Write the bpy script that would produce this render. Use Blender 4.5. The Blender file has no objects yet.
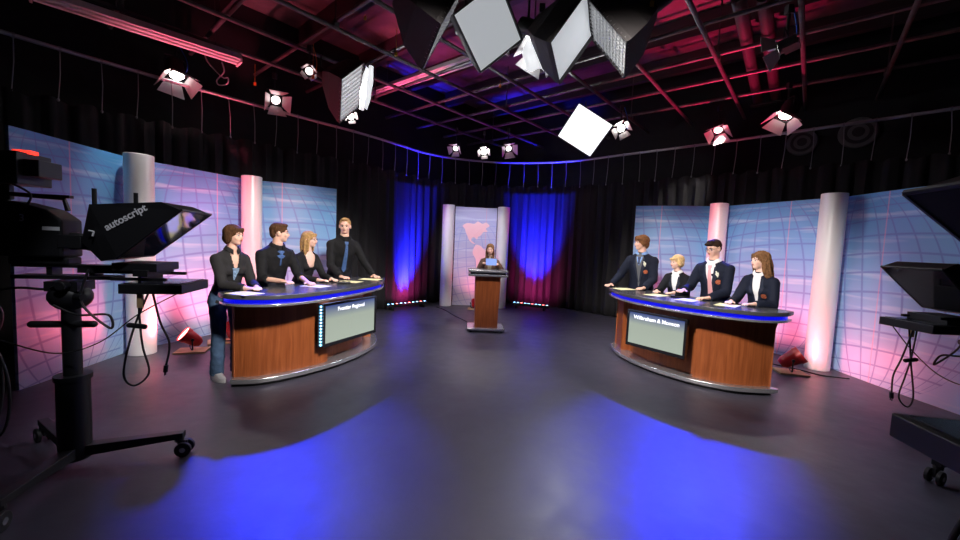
import bpy, bmesh, math, random
from mathutils import Vector as V, Matrix, noise
from mathutils.bvhtree import BVHTree
random.seed(7)
C = bpy.context.scene.collection
PI = math.pi
sc = bpy.context.scene

# ------------------------------------------------------------------ camera
F_PX, PITCH, ROLL, CAMZ = 385.0, math.radians(4.0), math.radians(2.5), 1.57
fw = V((0, math.cos(PITCH), -math.sin(PITCH)))
r0 = V((1, 0, 0)); u0 = r0.cross(fw)
cr, sr = math.cos(ROLL), math.sin(ROLL)
RT = r0*cr + u0*sr; UP = -r0*sr + u0*cr
cd = bpy.data.cameras.new('camera'); cam = bpy.data.objects.new('camera', cd); C.objects.link(cam)
cd.sensor_width = 36; cd.lens = 36*F_PX/960; cd.clip_start = 0.05; cd.clip_end = 100
cam.matrix_world = Matrix(((RT.x, UP.x, -fw.x, 0), (RT.y, UP.y, -fw.y, 0), (RT.z, UP.z, -fw.z, CAMZ), (0, 0, 0, 1)))
sc.camera = cam

def ray(px, py):
    return fw*F_PX + RT*(px-480) + UP*(270-py)
def aty(px, py, y):
    d = ray(px, py); return V((0, 0, CAMZ)) + d*(y/d.y)
def atz(px, py, z):
    d = ray(px, py); return V((0, 0, CAMZ)) + d*((z-CAMZ)/d.z)

# ------------------------------------------------------------------ world, exposure
w = bpy.data.worlds.new('world'); sc.world = w; w.use_nodes = True
w.node_tree.nodes['Background'].inputs[0].default_value = (0.0, 0.0, 0.0, 1)
w.node_tree.nodes['Background'].inputs[1].default_value = 0.0
sc.view_settings.view_transform = 'Standard'; sc.view_settings.look = 'None'
sc.view_settings.exposure = 0.0; sc.view_settings.gamma = 1.0
sc.view_settings.use_curve_mapping = False

# ------------------------------------------------------------------ stage lamps
def lamp(name, kind, loc, target, color, energy, size=0.1, angle=50, blend=0.6, size_y=None):
    l = bpy.data.lights.new(name, kind); l.color = color; l.energy = energy
    if kind == 'SPOT':
        l.spot_size = math.radians(angle); l.spot_blend = blend; l.shadow_soft_size = size
    elif kind == 'AREA':
        l.size = size
        if size_y: l.shape = 'RECTANGLE'; l.size_y = size_y
    else:
        l.shadow_soft_size = size
    o = bpy.data.objects.new(name, l); C.objects.link(o); o.location = loc
    d = V(target)-V(loc); o.rotation_euler = d.to_track_quat('-Z', 'Y').to_euler()
    return o
WHITE = (1.0, 0.93, 0.86); BLUE = (0.012, 0.028, 1.0); RED = (1.0, 0.10, 0.13)
# key lights over the camera side of the grid
lamp('key_light', 'SPOT', (0.9, 1.2, 3.9), (-2.1, 4.9, 1.2), WHITE, 1850, 0.22, 40, 0.6)
lamp('key_light', 'SPOT', (-0.4, 1.3, 3.9), (2.75, 5.1, 1.2), WHITE, 1850, 0.22, 40, 0.6)
lamp('key_light', 'SPOT', (0.95, 5.1, 3.9), (0.15, 7.1, 1.2), WHITE, 520, 0.12, 30, 0.6)
lamp('key_light', 'SPOT', (-0.9, 5.3, 3.95), (-0.15, 9.5, 1.55), (0.92, 0.9, 1.0), 750, 0.12, 27, 0.7)
# soft boxes
lamp('softbox_light', 'AREA', (-1.90, 5.87, 3.60), (-1.0, 5.9, 3.0), (0.95, 0.97, 1.0), 40, 0.5)
lamp('softbox_light', 'AREA', (1.66, 6.60, 3.50), (1.4, 5.4, 2.6), (0.95, 0.97, 1.0), 60, 0.5)
# blue back lights, thrown forward over the desks on to the floor
lamp('blue_back_light', 'SPOT', (-3.45, 6.50, 3.75), (-1.40, 3.0, 0.0), BLUE, 2300, 0.06, 23, 0.7)
lamp('blue_back_light', 'SPOT', (4.1, 7.05, 3.75), (1.62, 3.15, 0.0), BLUE, 2900, 0.06, 21, 0.7)
# rims
lamp('rim_light', 'SPOT', (-4.3, 5.5, 3.7), (-2.2, 4.7, 1.3), WHITE, 150, 0.08, 50, 0.6)
lamp('rim_light', 'SPOT', (4.5, 6.0, 3.7), (2.9, 5.0, 1.3), WHITE, 150, 0.08, 50, 0.6)
lamp('rim_light', 'SPOT', (0.0, 9.2, 3.6), (0.15, 7.3, 1.3), WHITE, 110, 0.08, 36, 0.6)
lamp('top_light', 'SPOT', (0.1, 4.9, 3.95), (0.1, 4.4, 0.0), (0.74, 0.64, 1.0), 170, 0.3, 120, 0.9)
lamp('rim_light', 'SPOT', (-3.75, 4.6, 3.85), (-4.25, 4.76, 1.9), WHITE, 150, 0.08, 46, 0.9)
# red floor lamps washing the set panels, plus added spots that have no fixture
PINK = (1.0, 0.11, 0.17)
lamp('red_panel_wash', 'SPOT', (-3.80, 4.90, 0.24), (-4.25, 4.60, 1.1), PINK, 100, 0.08, 160, 0.8)
lamp('red_panel_wash', 'SPOT', (-3.60, 5.48, 0.24), (-4.0, 5.75, 1.1), PINK, 95, 0.08, 150, 1.0)
lamp('red_panel_wash', 'SPOT', (-3.15, 6.25, 0.24), (-3.3, 6.6, 1.3), PINK, 40, 0.08, 150, 1.0)  # added wash for the far left panel; no floor lamp stands here
lamp('red_panel_wash', 'SPOT', (4.38, 5.15, 0.22), (4.95, 5.05, 0.8), PINK, 90, 0.08, 176, 0.6)
lamp('red_panel_wash', 'SPOT', (4.15, 5.9, 0.22), (4.7, 6.3, 1.2), PINK, 80, 0.08, 150, 1.0)  # added spot reddening the middle right panel, without a lamp body
lamp('red_panel_wash', 'SPOT', (3.3, 6.9, 0.22), (3.6, 7.4, 1.3), PINK, 40, 0.08, 150, 1.0)  # added too, unseen behind the right desk
lamp('red_panel_wash', 'SPOT', (-0.10, 9.12, 0.22), (-0.05, 9.5, 1.2), PINK, 22, 0.06, 140, 1.0)
lamp('red_ceiling_fill', 'SPOT', (3.9, 6.9, 0.3), (3.3, 6.1, 5.4), (1.0, 0.02, 0.12), 2400, 0.1, 44, 0.8)  # added spot reddening the ceiling at right, no lamp of its own
lamp('red_ceiling_fill', 'SPOT', (-3.5, 5.3, 0.3), (-3.1, 7.0, 5.4), (1.0, 0.05, 0.10), 260, 0.1, 60, 0.9)  # added ceiling wash in place of floor lamp spill
lamp('red_ceiling_fill', 'SPOT', (-3.55, 5.2, 0.3), (-4.15, 5.75, 4.02), (1.0, 0.16, 0.26), 700, 0.1, 40, 0.9)  # added to turn the upper left strip light pink
lamp('red_ceiling_fill', 'SPOT', (-3.1, 6.2, 0.3), (-1.4, 7.3, 4.5), (1.0, 0.10, 0.22), 1900, 0.1, 26, 0.9)  # added to turn the central strip light pink
lamp('purple_ceiling_fill', 'SPOT', (-1.4, 8.8, 0.3), (-0.2, 8.2, 5.4), (0.55, 0.03, 0.6), 300, 0.1, 60, 0.9)  # added spot standing in for light bar spill on the ceiling
lamp('purple_ceiling_fill', 'SPOT', (1.3, 9.2, 0.3), (0.9, 8.2, 5.4), (0.8, 0.03, 0.45), 300, 0.1, 60, 0.9)  # second added ceiling tint, right of the podium
# light bars at the foot of the curtain
lamp('curtain_bar_light', 'SPOT', (-1.60, 8.75, 0.16), (-1.90, 9.22, 1.35), (0.01, 0.015, 1.0), 15000, 0.1, 52, 1.0)
lamp('curtain_bar_light', 'SPOT', (1.25, 9.38, 0.16), (1.42, 9.92, 1.35), (0.01, 0.015, 1.0), 15000, 0.1, 52, 1.0)
lamp('curtain_bar_light', 'SPOT', (-1.60, 8.75, 0.16), (-2.0, 9.2, 0.5), (1.0, 0.05, 0.35), 300, 0.3, 110, 1.0)
lamp('curtain_bar_light', 'SPOT', (1.25, 9.38, 0.16), (1.45, 9.95, 0.5), (1.0, 0.05, 0.35), 300, 0.3, 110, 1.0)
lamp('curtain_spill', 'SPOT', (4.25, 7.05, 3.7), (4.05, 7.8, 2.7), WHITE, 260, 0.06, 40, 0.8)
lamp('lettering_fill', 'SPOT', (-0.9, 0.9, 3.9), (-2.2, 2.3, 1.55), (0.9, 0.92, 1.0), 150, 0.05, 15, 0.6)  # added narrow spot that lifts the lettering on the left prompter hood

# ------------------------------------------------------------------ materials
def mat(name, color, rough=0.5, metal=0.0, emit=None, estr=0.0, spec=0.5, bump=0.0, bscale=60, var=0.0, vscale=8, alpha=None):
    m = bpy.data.materials.new(name); m.use_nodes = True
    nt = m.node_tree; b = nt.nodes['Principled BSDF']
    b.inputs['Base Color'].default_value = (*color, 1); b.inputs['Roughness'].default_value = rough
    b.inputs['Metallic'].default_value = metal; b.inputs['Specular IOR Level'].default_value = spec
    if emit: b.inputs['Emission Color'].default_value = (*emit, 1); b.inputs['Emission Strength'].default_value = estr
    tc = None
    if bump or var:
        tc = nt.nodes.new('ShaderNodeTexCoord')
    if bump:
        n = nt.nodes.new('ShaderNodeTexNoise'); n.inputs['Scale'].default_value = bscale; n.inputs['Detail'].default_value = 3
        bp = nt.nodes.new('ShaderNodeBump'); bp.inputs['Strength'].default_value = bump; bp.inputs['Distance'].default_value = 0.01
        nt.links.new(tc.outputs['Object'], n.inputs['Vector']); nt.links.new(n.outputs['Fac'], bp.inputs['Height']); nt.links.new(bp.outputs['Normal'], b.inputs['Normal'])
    if var:
        n = nt.nodes.new('ShaderNodeTexNoise'); n.inputs['Scale'].default_value = vscale; n.inputs['Detail'].default_value = 4
        r = nt.nodes.new('ShaderNodeValToRGB')
        r.color_ramp.elements[0].position = 0.3; r.color_ramp.elements[1].position = 0.7
        r.color_ramp.elements[0].color = (*[c*(1-var) for c in color], 1); r.color_ramp.elements[1].color = (*[min(1, c*(1+var)) for c in color], 1)
        nt.links.new(tc.outputs['Object'], n.inputs['Vector']); nt.links.new(n.outputs['Fac'], r.inputs['Fac']); nt.links.new(r.outputs['Color'], b.inputs['Base Color'])
    return m

def N(nt, t, **kw):
    n = nt.nodes.new(t)
    for k, v in kw.items(): setattr(n, k, v)
    return n
def mth(nt, op, a, b=None, c=None):
    n = nt.nodes.new('ShaderNodeMath'); n.operation = op
    for i, x in enumerate((a, b, c)):
        if x is None: continue
        if isinstance(x, (int, float)): n.inputs[i].default_value = x
        else: nt.links.new(x, n.inputs[i])
    return n.outputs[0]
def mixc(nt, f, a, b):
    n = nt.nodes.new('ShaderNodeMix'); n.data_type = 'RGBA'
    for s, x in ((n.inputs['Factor'], f), (n.inputs['A'], a), (n.inputs['B'], b)):
        if isinstance(x, (int, float)): s.default_value = x
        elif isinstance(x, tuple): s.default_value = (*x, 1)
        else: nt.links.new(x, s)
    return n.outputs['Result']

def wood_mat(name, c1, c2, rough=0.28):
    m = bpy.data.materials.new(name); m.use_nodes = True; nt = m.node_tree; b = nt.nodes['Principled BSDF']
    tc = N(nt, 'ShaderNodeTexCoord'); mp = N(nt, 'ShaderNodeMapping'); mp.inputs['Scale'].default_value = (14, 14, 0.9)
    nt.links.new(tc.outputs['Object'], mp.inputs['Vector'])
    n = N(nt, 'ShaderNodeTexNoise'); n.inputs['Scale'].default_value = 2.2; n.inputs['Detail'].default_value = 6; n.inputs['Distortion'].default_value = 0.6
    nt.links.new(mp.outputs[0], n.inputs['Vector'])
    r = N(nt, 'ShaderNodeValToRGB'); r.color_ramp.elements[0].position = 0.32; r.color_ramp.elements[1].position = 0.72
    r.color_ramp.elements[0].color = (*c1, 1); r.color_ramp.elements[1].color = (*c2, 1)
    nt.links.new(n.outputs['Fac'], r.inputs['Fac']); nt.links.new(r.outputs['Color'], b.inputs['Base Color'])
    b.inputs['Roughness'].default_value = rough
    return m

def graphic_mat(name, cu, cv, rad, base_lo, base_hi, edge, line):
    """printed set graphic: pale blue ground, light falloff painted into its top, with the curved grid of a globe (UV in metres)"""
    m = bpy.data.materials.new(name); m.use_nodes = True; nt = m.node_tree; b = nt.nodes['Principled BSDF']
    uv = N(nt, 'ShaderNodeUVMap'); sp = N(nt, 'ShaderNodeSeparateXYZ'); nt.links.new(uv.outputs[0], sp.inputs[0])
    u, v = sp.outputs[0], sp.outputs[1]
    x = mth(nt, 'DIVIDE', mth(nt, 'SUBTRACT', u, cu), rad); y = mth(nt, 'DIVIDE', mth(nt, 'SUBTRACT', v, cv), rad)
    ca, sa = math.cos(0.10), math.sin(0.10)
    xr = mth(nt, 'ADD', mth(nt, 'MULTIPLY', x, ca), mth(nt, 'MULTIPLY', y, sa))
    yr = mth(nt, 'SUBTRACT', mth(nt, 'MULTIPLY', y, ca), mth(nt, 'MULTIPLY', x, sa))
    cosl = mth(nt, 'SQRT', mth(nt, 'MAXIMUM', mth(nt, 'SUBTRACT', 1.0, mth(nt, 'MULTIPLY', yr, yr)), 0.02))
    lon = mth(nt, 'ARCSINE', mth(nt, 'MINIMUM', mth(nt, 'MAXIMUM', mth(nt, 'DIVIDE', xr, cosl), -1.0), 1.0))
    lat = mth(nt, 'ARCSINE', mth(nt, 'MINIMUM', mth(nt, 'MAXIMUM', mth(nt, 'ADD', yr, mth(nt, 'MULTIPLY', mth(nt, 'MULTIPLY', xr, xr), 0.12)), -1.0), 1.0))
    def lines(a, step, wd):
        fr = mth(nt, 'FRACT', mth(nt, 'DIVIDE', a, step)); d = mth(nt, 'ABSOLUTE', mth(nt, 'SUBTRACT', fr, 0.5))
        return mth(nt, 'SMOOTH_MIN', mth(nt, 'MULTIPLY', mth(nt, 'MAXIMUM', mth(nt, 'SUBTRACT', d, 0.5-wd), 0.0), 1/wd*1.6), 1.0, 0.05)
    g = mth(nt, 'MAXIMUM', lines(lon, 0.19, 0.075), lines(lat, 0.19, 0.075))
    inside = mth(nt, 'LESS_THAN', mth(nt, 'ADD', mth(nt, 'MULTIPLY', xr, xr), mth(nt, 'MULTIPLY', yr, yr)), 0.985)
    g = mth(nt, 'MULTIPLY', mth(nt, 'MULTIPLY', g, inside), 0.62)
    t = mth(nt, 'DIVIDE', v, 2.44)
    base = mixc(nt, t, base_lo, base_hi)  # darker blue at the top puts light falloff into the print colour
    # cyan margins and soft printed streaks
    n = N(nt, 'ShaderNodeTexNoise'); mp = N(nt, 'ShaderNodeMapping'); mp.inputs['Scale'].default_value = (0.6, 7, 1); mp.inputs['Rotation'].default_value = (0, 0, 0.25)
    nt.links.new(uv.outputs[0], mp.inputs[0]); nt.links.new(mp.outputs[0], n.inputs['Vector']); n.inputs['Scale'].default_value = 1.2; n.inputs['Detail'].default_value = 3
    base = mixc(nt, mth(nt, 'MULTIPLY', mth(nt, 'MAXIMUM', mth(nt, 'SUBTRACT', n.outputs['Fac'], 0.52), 0.0), 1.9), base, (0.85, 0.9, 0.97))
    e = mth(nt, 'MINIMUM', mth(nt, 'MULTIPLY', mth(nt, 'ABSOLUTE', x), 0.55), 1.0)
    base = mixc(nt, mth(nt, 'POWER', e, 2.0), base, edge)
    col = mixc(nt, g, base, line)
    vl = mth(nt, 'LESS_THAN', mth(nt, 'ABSOLUTE', mth(nt, 'SUBTRACT', u, cu+0.22)), 0.008)
    col = mixc(nt, mth(nt, 'MULTIPLY', vl, 0.35), col, (0.85, 0.25, 0.4))
    nt.links.new(col, b.inputs['Base Color']); b.inputs['Roughness'].default_value = 0.42
    return m

M = {}
M['black'] = mat('black_metal', (0.012, 0.012, 0.014), 0.45)
M['blackgloss'] = mat('black_gloss', (0.01, 0.01, 0.012), 0.2)
M['pipe'] = mat('pipe_steel', (0.10, 0.09, 0.095), 0.45, 0.5, var=0.3, vscale=10)
M['railm'] = mat('rail_steel', (0.45, 0.44, 0.46), 0.4, 0.5)
M['wallb'] = mat('wall_black', (0.008, 0.008, 0.009), 0.8, var=0.2)
M['ceil'] = mat('ceiling_deck', (0.085, 0.075, 0.08), 0.8, var=0.35, vscale=3)
M['duct'] = mat('duct_paint', (0.03, 0.027, 0.03), 0.5)
M['velour'] = mat('black_velour', (0.010, 0.009, 0.012), 0.85, bump=0.3, bscale=200)
M['tie'] = mat('tie_cord', (0.30, 0.29, 0.31), 0.6)
M['column'] = mat('column_aluminium', (0.76, 0.76, 0.78), 0.34, 0.12)
M['edge'] = mat('panel_edge', (0.25, 0.3, 0.4), 0.5)
M['slab'] = mat('desk_laminate', (0.055, 0.055, 0.06), 0.24, spec=0.6, var=0.15, vscale=40)
M['lip'] = mat('desk_silver_edge', (0.55, 0.55, 0.58), 0.25, 0.8)
M['ledband'] = mat('blue_light_band', (0.0, 0.0, 0.2), 0.4, emit=(0.002, 0.004, 1.0), estr=0.75)
M['ledwhite'] = mat('blue_white_led', (0.3, 0.6, 1.0), 0.4, emit=(0.25, 0.65, 1.0), estr=9.0)
M['cherry'] = wood_mat('cherry_veneer', (0.20, 0.050, 0.014), (0.33, 0.095, 0.030))
M['plinth'] = mat('plinth_rubber', (0.07, 0.07, 0.08), 0.4)
M['bezel'] = mat('tv_bezel', (0.010, 0.010, 0.012), 0.22)
M['white'] = mat('white_paint', (0.75, 0.75, 0.76), 0.5)
M['text'] = mat('screen_text', (0.9, 0.9, 0.95), 0.5, emit=(0.85, 0.9, 1.0), estr=0.9)
M['letter'] = mat('hood_lettering', (0.75, 0.75, 0.78), 0.5)
M['board'] = mat('plywood_board', (0.55, 0.36, 0.18), 0.6, var=0.2, vscale=6)
M['parred'] = mat('lamp_red_paint', (0.55, 0.015, 0.02), 0.3)
M['gel'] = mat('red_gel', (0.6, 0.05, 0.06), 0.3, emit=(1.0, 0.16, 0.14), estr=14)
M['bulb'] = mat('bulb_glow', (1, 1, 1), 0.3, emit=(1.0, 0.95, 0.88), estr=16)
M['bulbdim'] = mat('bulb_glow_dim', (1, 1, 1), 0.3, emit=(1.0, 0.95, 0.9), estr=2.5)
M['diffbright'] = mat('softbox_front_lit', (0.8, 0.8, 0.8), 0.7, emit=(0.97, 0.98, 1.0), estr=1.3)
M['diffmid'] = mat('softbox_front_eggcrate', (0.7, 0.7, 0.7), 0.7, emit=(0.95, 0.98, 1.0), estr=1.5)
M['diffdim'] = mat('softbox_front_dim', (0.62, 0.63, 0.64), 0.7, emit=(0.9, 0.95, 1.0), estr=0.42, var=0.05, vscale=2)  # dim light put into the front as faint emission
M['sbfab'] = mat('softbox_fabric', (0.035, 0.03, 0.032), 0.7, bump=0.5, bscale=14)
M['silver'] = mat('barn_door_metal', (0.55, 0.55, 0.56), 0.35, 0.6)
M['tube'] = mat('fixture_housing', (0.62, 0.58, 0.60), 0.5)
M['glassm'] = mat('prompter_glass', (0.20, 0.20, 0.22), 0.06, 0.85)
M['screenoff'] = mat('screen_off', (0.03, 0.03, 0.04), 0.18)
M['cloth'] = mat('diffusion_cloth', (0.75, 0.75, 0.75), 0.7, emit=(0.95, 0.97, 1.0), estr=0.8)  # glow put into the cloth itself, which is no lamp
M['tally'] = mat('tally_red', (0.8, 0.02, 0.02), 0.4, emit=(1.0, 0.05, 0.03), estr=1.5)
M['bluetape'] = mat('blue_safety_cable', (0.02, 0.15, 0.7), 0.5)
M['yellow'] = mat('yellow_tag', (0.8, 0.55, 0.05), 0.5)
M['orange'] = mat('orange_tag', (0.8, 0.22, 0.03), 0.5)
M['paper'] = mat('cream_paper', (0.80, 0.74, 0.40), 0.6)
M['wheel'] = mat('wheel_rubber', (0.02, 0.02, 0.022), 0.5)
M['chrome'] = mat('chrome', (0.7, 0.7, 0.72), 0.15, 1.0)
M['map'] = mat('map_print', (0.90, 0.55, 0.62), 0.5)
M['ventm'] = mat('vent_grey', (0.13, 0.125, 0.125), 0.5)
M['redcord'] = mat('red_cord', (0.35, 0.03, 0.03), 0.5)
# floor
def floor_mat():
    m = bpy.data.materials.new('studio_floor'); m.use_nodes = True; nt = m.node_tree; b = nt.nodes['Principled BSDF']
    tc = N(nt, 'ShaderNodeTexCoord')
    n = N(nt, 'ShaderNodeTexNoise'); n.inputs['Scale'].default_value = 1.3; n.inputs['Detail'].default_value = 6; n.inputs['Roughness'].default_value = 0.65
    nt.links.new(tc.outputs['Object'], n.inputs['Vector'])
    r = N(nt, 'ShaderNodeValToRGB'); r.color_ramp.elements[0].position = 0.3; r.color_ramp.elements[1].position = 0.75
    r.color_ramp.elements[0].color = (0.047, 0.044, 0.060, 1); r.color_ramp.elements[1].color = (0.070, 0.066, 0.088, 1)
    nt.links.new(n.outputs['Fac'], r.inputs['Fac']); nt.links.new(r.outputs['Color'], b.inputs['Base Color'])
    n2 = N(nt, 'ShaderNodeTexNoise'); n2.inputs['Scale'].default_value = 6; n2.inputs['Detail'].default_value = 5
    nt.links.new(tc.outputs['Object'], n2.inputs['Vector'])
    nt.links.new(mth(nt, 'ADD', mth(nt, 'MULTIPLY', n2.outputs['Fac'], 0.18), 0.34), b.inputs['Roughness'])
    n3 = N(nt, 'ShaderNodeTexNoise'); n3.inputs['Scale'].default_value = 9; n3.inputs['Detail'].default_value = 4
    nt.links.new(tc.outputs['Object'], n3.inputs['Vector'])
    bp = N(nt, 'ShaderNodeBump'); bp.inputs['Strength'].default_value = 0.12; bp.inputs['Distance'].default_value = 0.02
    nt.links.new(n3.outputs['Fac'], bp.inputs['Height']); nt.links.new(bp.outputs[0], b.inputs['Normal'])
    return m
M['floor'] = floor_mat()

# ------------------------------------------------------------------ mesh helpers
def ortho(d):
    d = d.normalized(); a = V((0, 0, 1)) if abs(d.z) < 0.9 else V((1, 0, 0))
    x = a.cross(d).normalized(); return x, d.cross(x)
class MB:
    def __init__(s): s.b = bmesh.new()
    def face(s, pts):
        return s.b.faces.new([s.b.verts.new(p) for p in pts])
    def box(s, c, size, R=None):
        c = V(c); h = V(size)*0.5; R = R or Matrix.Identity(3)
        v = [s.b.verts.new(c + R @ V((x*h.x, y*h.y, z*h.z))) for x in (-1, 1) for y in (-1, 1) for z in (-1, 1)]
        for f in ((0, 1, 3, 2), (4, 6, 7, 5), (0, 4, 5, 1), (2, 3, 7, 6), (0, 2, 6, 4), (1, 5, 7, 3)):
            s.b.faces.new([v[i] for i in f])
        return s
    def cyl(s, p, q, r1, r2=None, n=16, caps=True):
        p, q = V(p), V(q); r2 = r1 if r2 is None else r2
        x, y = ortho(q-p)
        a = [s.b.verts.new(p + (x*math.cos(t)+y*math.sin(t))*r1) for t in [2*PI*i/n for i in range(n)]]
        b = [s.b.verts.new(q + (x*math.cos(t)+y*math.sin(t))*r2) for t in [2*PI*i/n for i in range(n)]]
        for i in range(n): s.b.faces.new((a[i], a[(i+1) % n], b[(i+1) % n], b[i]))
        if caps: s.b.faces.new(a[::-1]); s.b.faces.new(b)
        return s
    def ell(s, c, r, R=None, n=14, m=9):
        c = V(c); R = R or Matrix.Identity(3)
        if isinstance(r, (int, float)): r = (r, r, r)
        top = s.b.verts.new(c + R @ V((0, 0, r[2]))); bot = s.b.verts.new(c + R @ V((0, 0, -r[2])))
        rows = []
        for j in range(1, m):
            th = PI*j/m
            rows.append([s.b.verts.new(c + R @ V((r[0]*math.sin(th)*math.cos(2*PI*i/n), r[1]*math.sin(th)*math.sin(2*PI*i/n), r[2]*math.cos(th)))) for i in range(n)])
        for i in range(n):
            s.b.faces.new((top, rows[0][i], rows[0][(i+1) % n]))
            s.b.faces.new((bot, rows[-1][(i+1) % n], rows[-1][i]))
        for a, b in zip(rows, rows[1:]):
            for i in range(n): s.b.faces.new((a[i], b[i], b[(i+1) % n], a[(i+1) % n]))
        return s
    def cap(s, p, q, r1, r2=None, n=14):       # tapered capsule
        r2 = r1 if r2 is None else r2
        s.cyl(p, q, r1, r2, n); s.ell(p, r1, n=n, m=8); s.ell(q, r2, n=n, m=8); return s
    def loft(s, rings, caps=True):
        vr = [[s.b.verts.new(p) for p in r] for r in rings]
        n = len(vr[0])
        for a, b in zip(vr, vr[1:]):
            for i in range(n): s.b.faces.new((a[i], a[(i+1) % n], b[(i+1) % n], b[i]))
        if caps: s.b.faces.new(vr[0][::-1]); s.b.faces.new(vr[-1])
        return s
    def tube(s, pts, r, n=8):
        pts = [V(p) for p in pts]; rings = []; x = None
        for i, p in enumerate(pts):
            d = (pts[min(i+1, len(pts)-1)]-pts[max(i-1, 0)]).normalized()
            if x is None: x, y = ortho(d)
            else:
                x = (x - d*x.dot(d)).normalized(); y = d.cross(x)
            rr = r[i] if isinstance(r, (list, tuple)) else r
            rings.append([p+(x*math.cos(2*PI*k/n)+y*math.sin(2*PI*k/n))*rr for k in range(n)])
        return s.loft(rings)
    def prism(s, poly, z0, z1):
        return s.loft([[V((p[0], p[1], z0)) for p in poly], [V((p[0], p[1], z1)) for p in poly]])
    def hexa(s, a, b):                       # two matching polygons
        return s.loft([[V(p) for p in a], [V(p) for p in b]])
    def build(s, name, m, parent=None, smooth=None, bevel=0, raw=False):
        bmesh.ops.recalc_face_normals(s.b, faces=s.b.faces[:])
        me = bpy.data.meshes.new(name); s.b.to_mesh(me); s.b.free()
        me.materials.append(M[m] if isinstance(m, str) else m)
        o = bpy.data.objects.new(name, me); C.objects.link(o)
        if parent: o.parent = parent
        if smooth:
            me.shade_smooth()
            try: me.set_sharp_from_angle(angle=math.radians(smooth if smooth > 1 else 40))
            except Exception: pass
        if bevel:
            md = o.modifiers.new('bevel', 'BEVEL'); md.width = bevel; md.segments = 2; md.limit_method = 'ANGLE'
        return o
def struct(o):
    o['kind'] = 'structure'; return o
def tag(o, label, cat, group=None, kind=None):
    o['label'] = label; o['category'] = cat
    if group: o['group'] = group
    if kind: o['kind'] = kind
    return o
def thing(name, label, cat, loc=(0, 0, 0), rz=0, group=None):
    o = bpy.data.objects.new(name, None); C.objects.link(o); o.location = loc; o.rotation_euler = (0, 0, rz)
    o.empty_display_size = 0.1
    return tag(o, label, cat, group)
def copy_tree(o, parent=None):
    c = o.copy(); C.objects.link(c); c.parent = parent
    for ch in list(o.children): copy_tree(ch, c)
    return c
def smooth_path(pts, n=8, closed=False):
    P_ = [V(p) for p in pts]; out = []; k = len(P_)
    rng = range(k if closed else k-1)
    for i in rng:
        g = (lambda j: P_[j % k]) if closed else (lambda j: P_[min(max(j, 0), k-1)])
        a, b, c, d = g(i-1), g(i), g(i+1), g(i+2)
        for t in [j/n for j in range(n)]:
            out.append(0.5*((2*b)+(c-a)*t+(2*a-5*b+4*c-d)*t*t+(3*b-a-3*c+d)*t**3))
    if not closed: out.append(P_[-1].copy())
    return out
def rotcols(x, y, z):
    return Matrix(((x.x, y.x, z.x), (x.y, y.y, z.y), (x.z, y.z, z.z)))
def look(n, up=V((0, 0, 1))):                # z axis = n
    n = V(n).normalized(); x = V(up).cross(n).normalized(); return rotcols(x, n.cross(x), n)
def text_obj(name, body, size, m, parent, mw, depth=0.002, bold=0.0, align='CENTER', shear=0):
    c = bpy.data.curves.new(name, 'FONT'); c.body = body; c.size = size; c.extrude = depth; c.offset = bold
    c.align_x = align; c.align_y = 'CENTER'; c.shear = shear
    t = bpy.data.objects.new('tmp', c); C.objects.link(t)
    dg = bpy.context.evaluated_depsgraph_get(); me = bpy.data.meshes.new_from_object(t.evaluated_get(dg))
    bpy.data.objects.remove(t); me.materials.clear(); me.materials.append(M[m])
    me.transform(mw)
    o = bpy.data.objects.new(name, me); C.objects.link(o); o.parent = parent
    return o
def mw_from(R, p):
    m = R.to_4x4(); m.translation = V(p); return m

# ------------------------------------------------------------------ room shell
U = V((0.65, 0.76, 0)).normalized(); W = V((0.76, -0.65, 0)).normalized()
CN = V((0.2, 11.9, 0)); CEIL = 5.4; RS = 14.0
def uw(a, b, z=0): return CN - U*a + W*b + V((0, 0, z))
def slabwall(name, p, q, out):
    m = MB(); o = V(out)*0.15
    m.hexa([p, q, q+V((0, 0, CEIL)), p+V((0, 0, CEIL))], [p+o, q+o, q+o+V((0, 0, CEIL)), p+o+V((0, 0, CEIL))])
    return struct(m.build(name, 'wallb'))
slabwall('wall_left', uw(0, 0), uw(RS, 0), -W)
slabwall('wall_right', uw(0, 0), uw(0, RS), U)
slabwall('wall_back', uw(RS, 0), uw(RS, RS), -U)
slabwall('wall_near', uw(0, RS), uw(RS, RS), W)
m = MB(); m.prism([uw(0, 0), uw(RS, 0), uw(RS, RS), uw(0, RS)], -0.1, 0.0); struct(m.build('floor', 'floor'))
m = MB(); m.prism([uw(0, 0), uw(RS, 0), uw(RS, RS), uw(0, RS)], CEIL, CEIL+0.12); struct(m.build('ceiling', 'ceil'))

def beam(p, q, wd, h, name, mt, label, cat, group):
    d = (q-p).normalized(); s = d.cross(V((0, 0, 1))).normalized()*wd/2; t = V((0, 0, h))
    mb = MB(); mb.hexa([p-s, p+s, p+s+t, p-s+t], [q-s, q+s, q+s+t, q-s+t])
    return tag(mb.build(name, mt), label, cat, group)
for i in range(9):
    a = 0.8+i*1.25
    beam(uw(a, 0.1, 5.05), uw(a, RS-.1, 5.05), 0.12, 0.34, 'ceiling_joist', 'duct', 'dark steel ceiling joist above the lighting grid', 'joist', 'joists under the ceiling deck')
# round ducts dropping in the upper right and a long flat duct
def pipe(p, q, r, mt, name, label, cat, group=None):
    mb = MB(); mb.cyl(p, q, r, n=12); return tag(mb.build(name, mt, smooth=40), label, cat, group)
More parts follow.
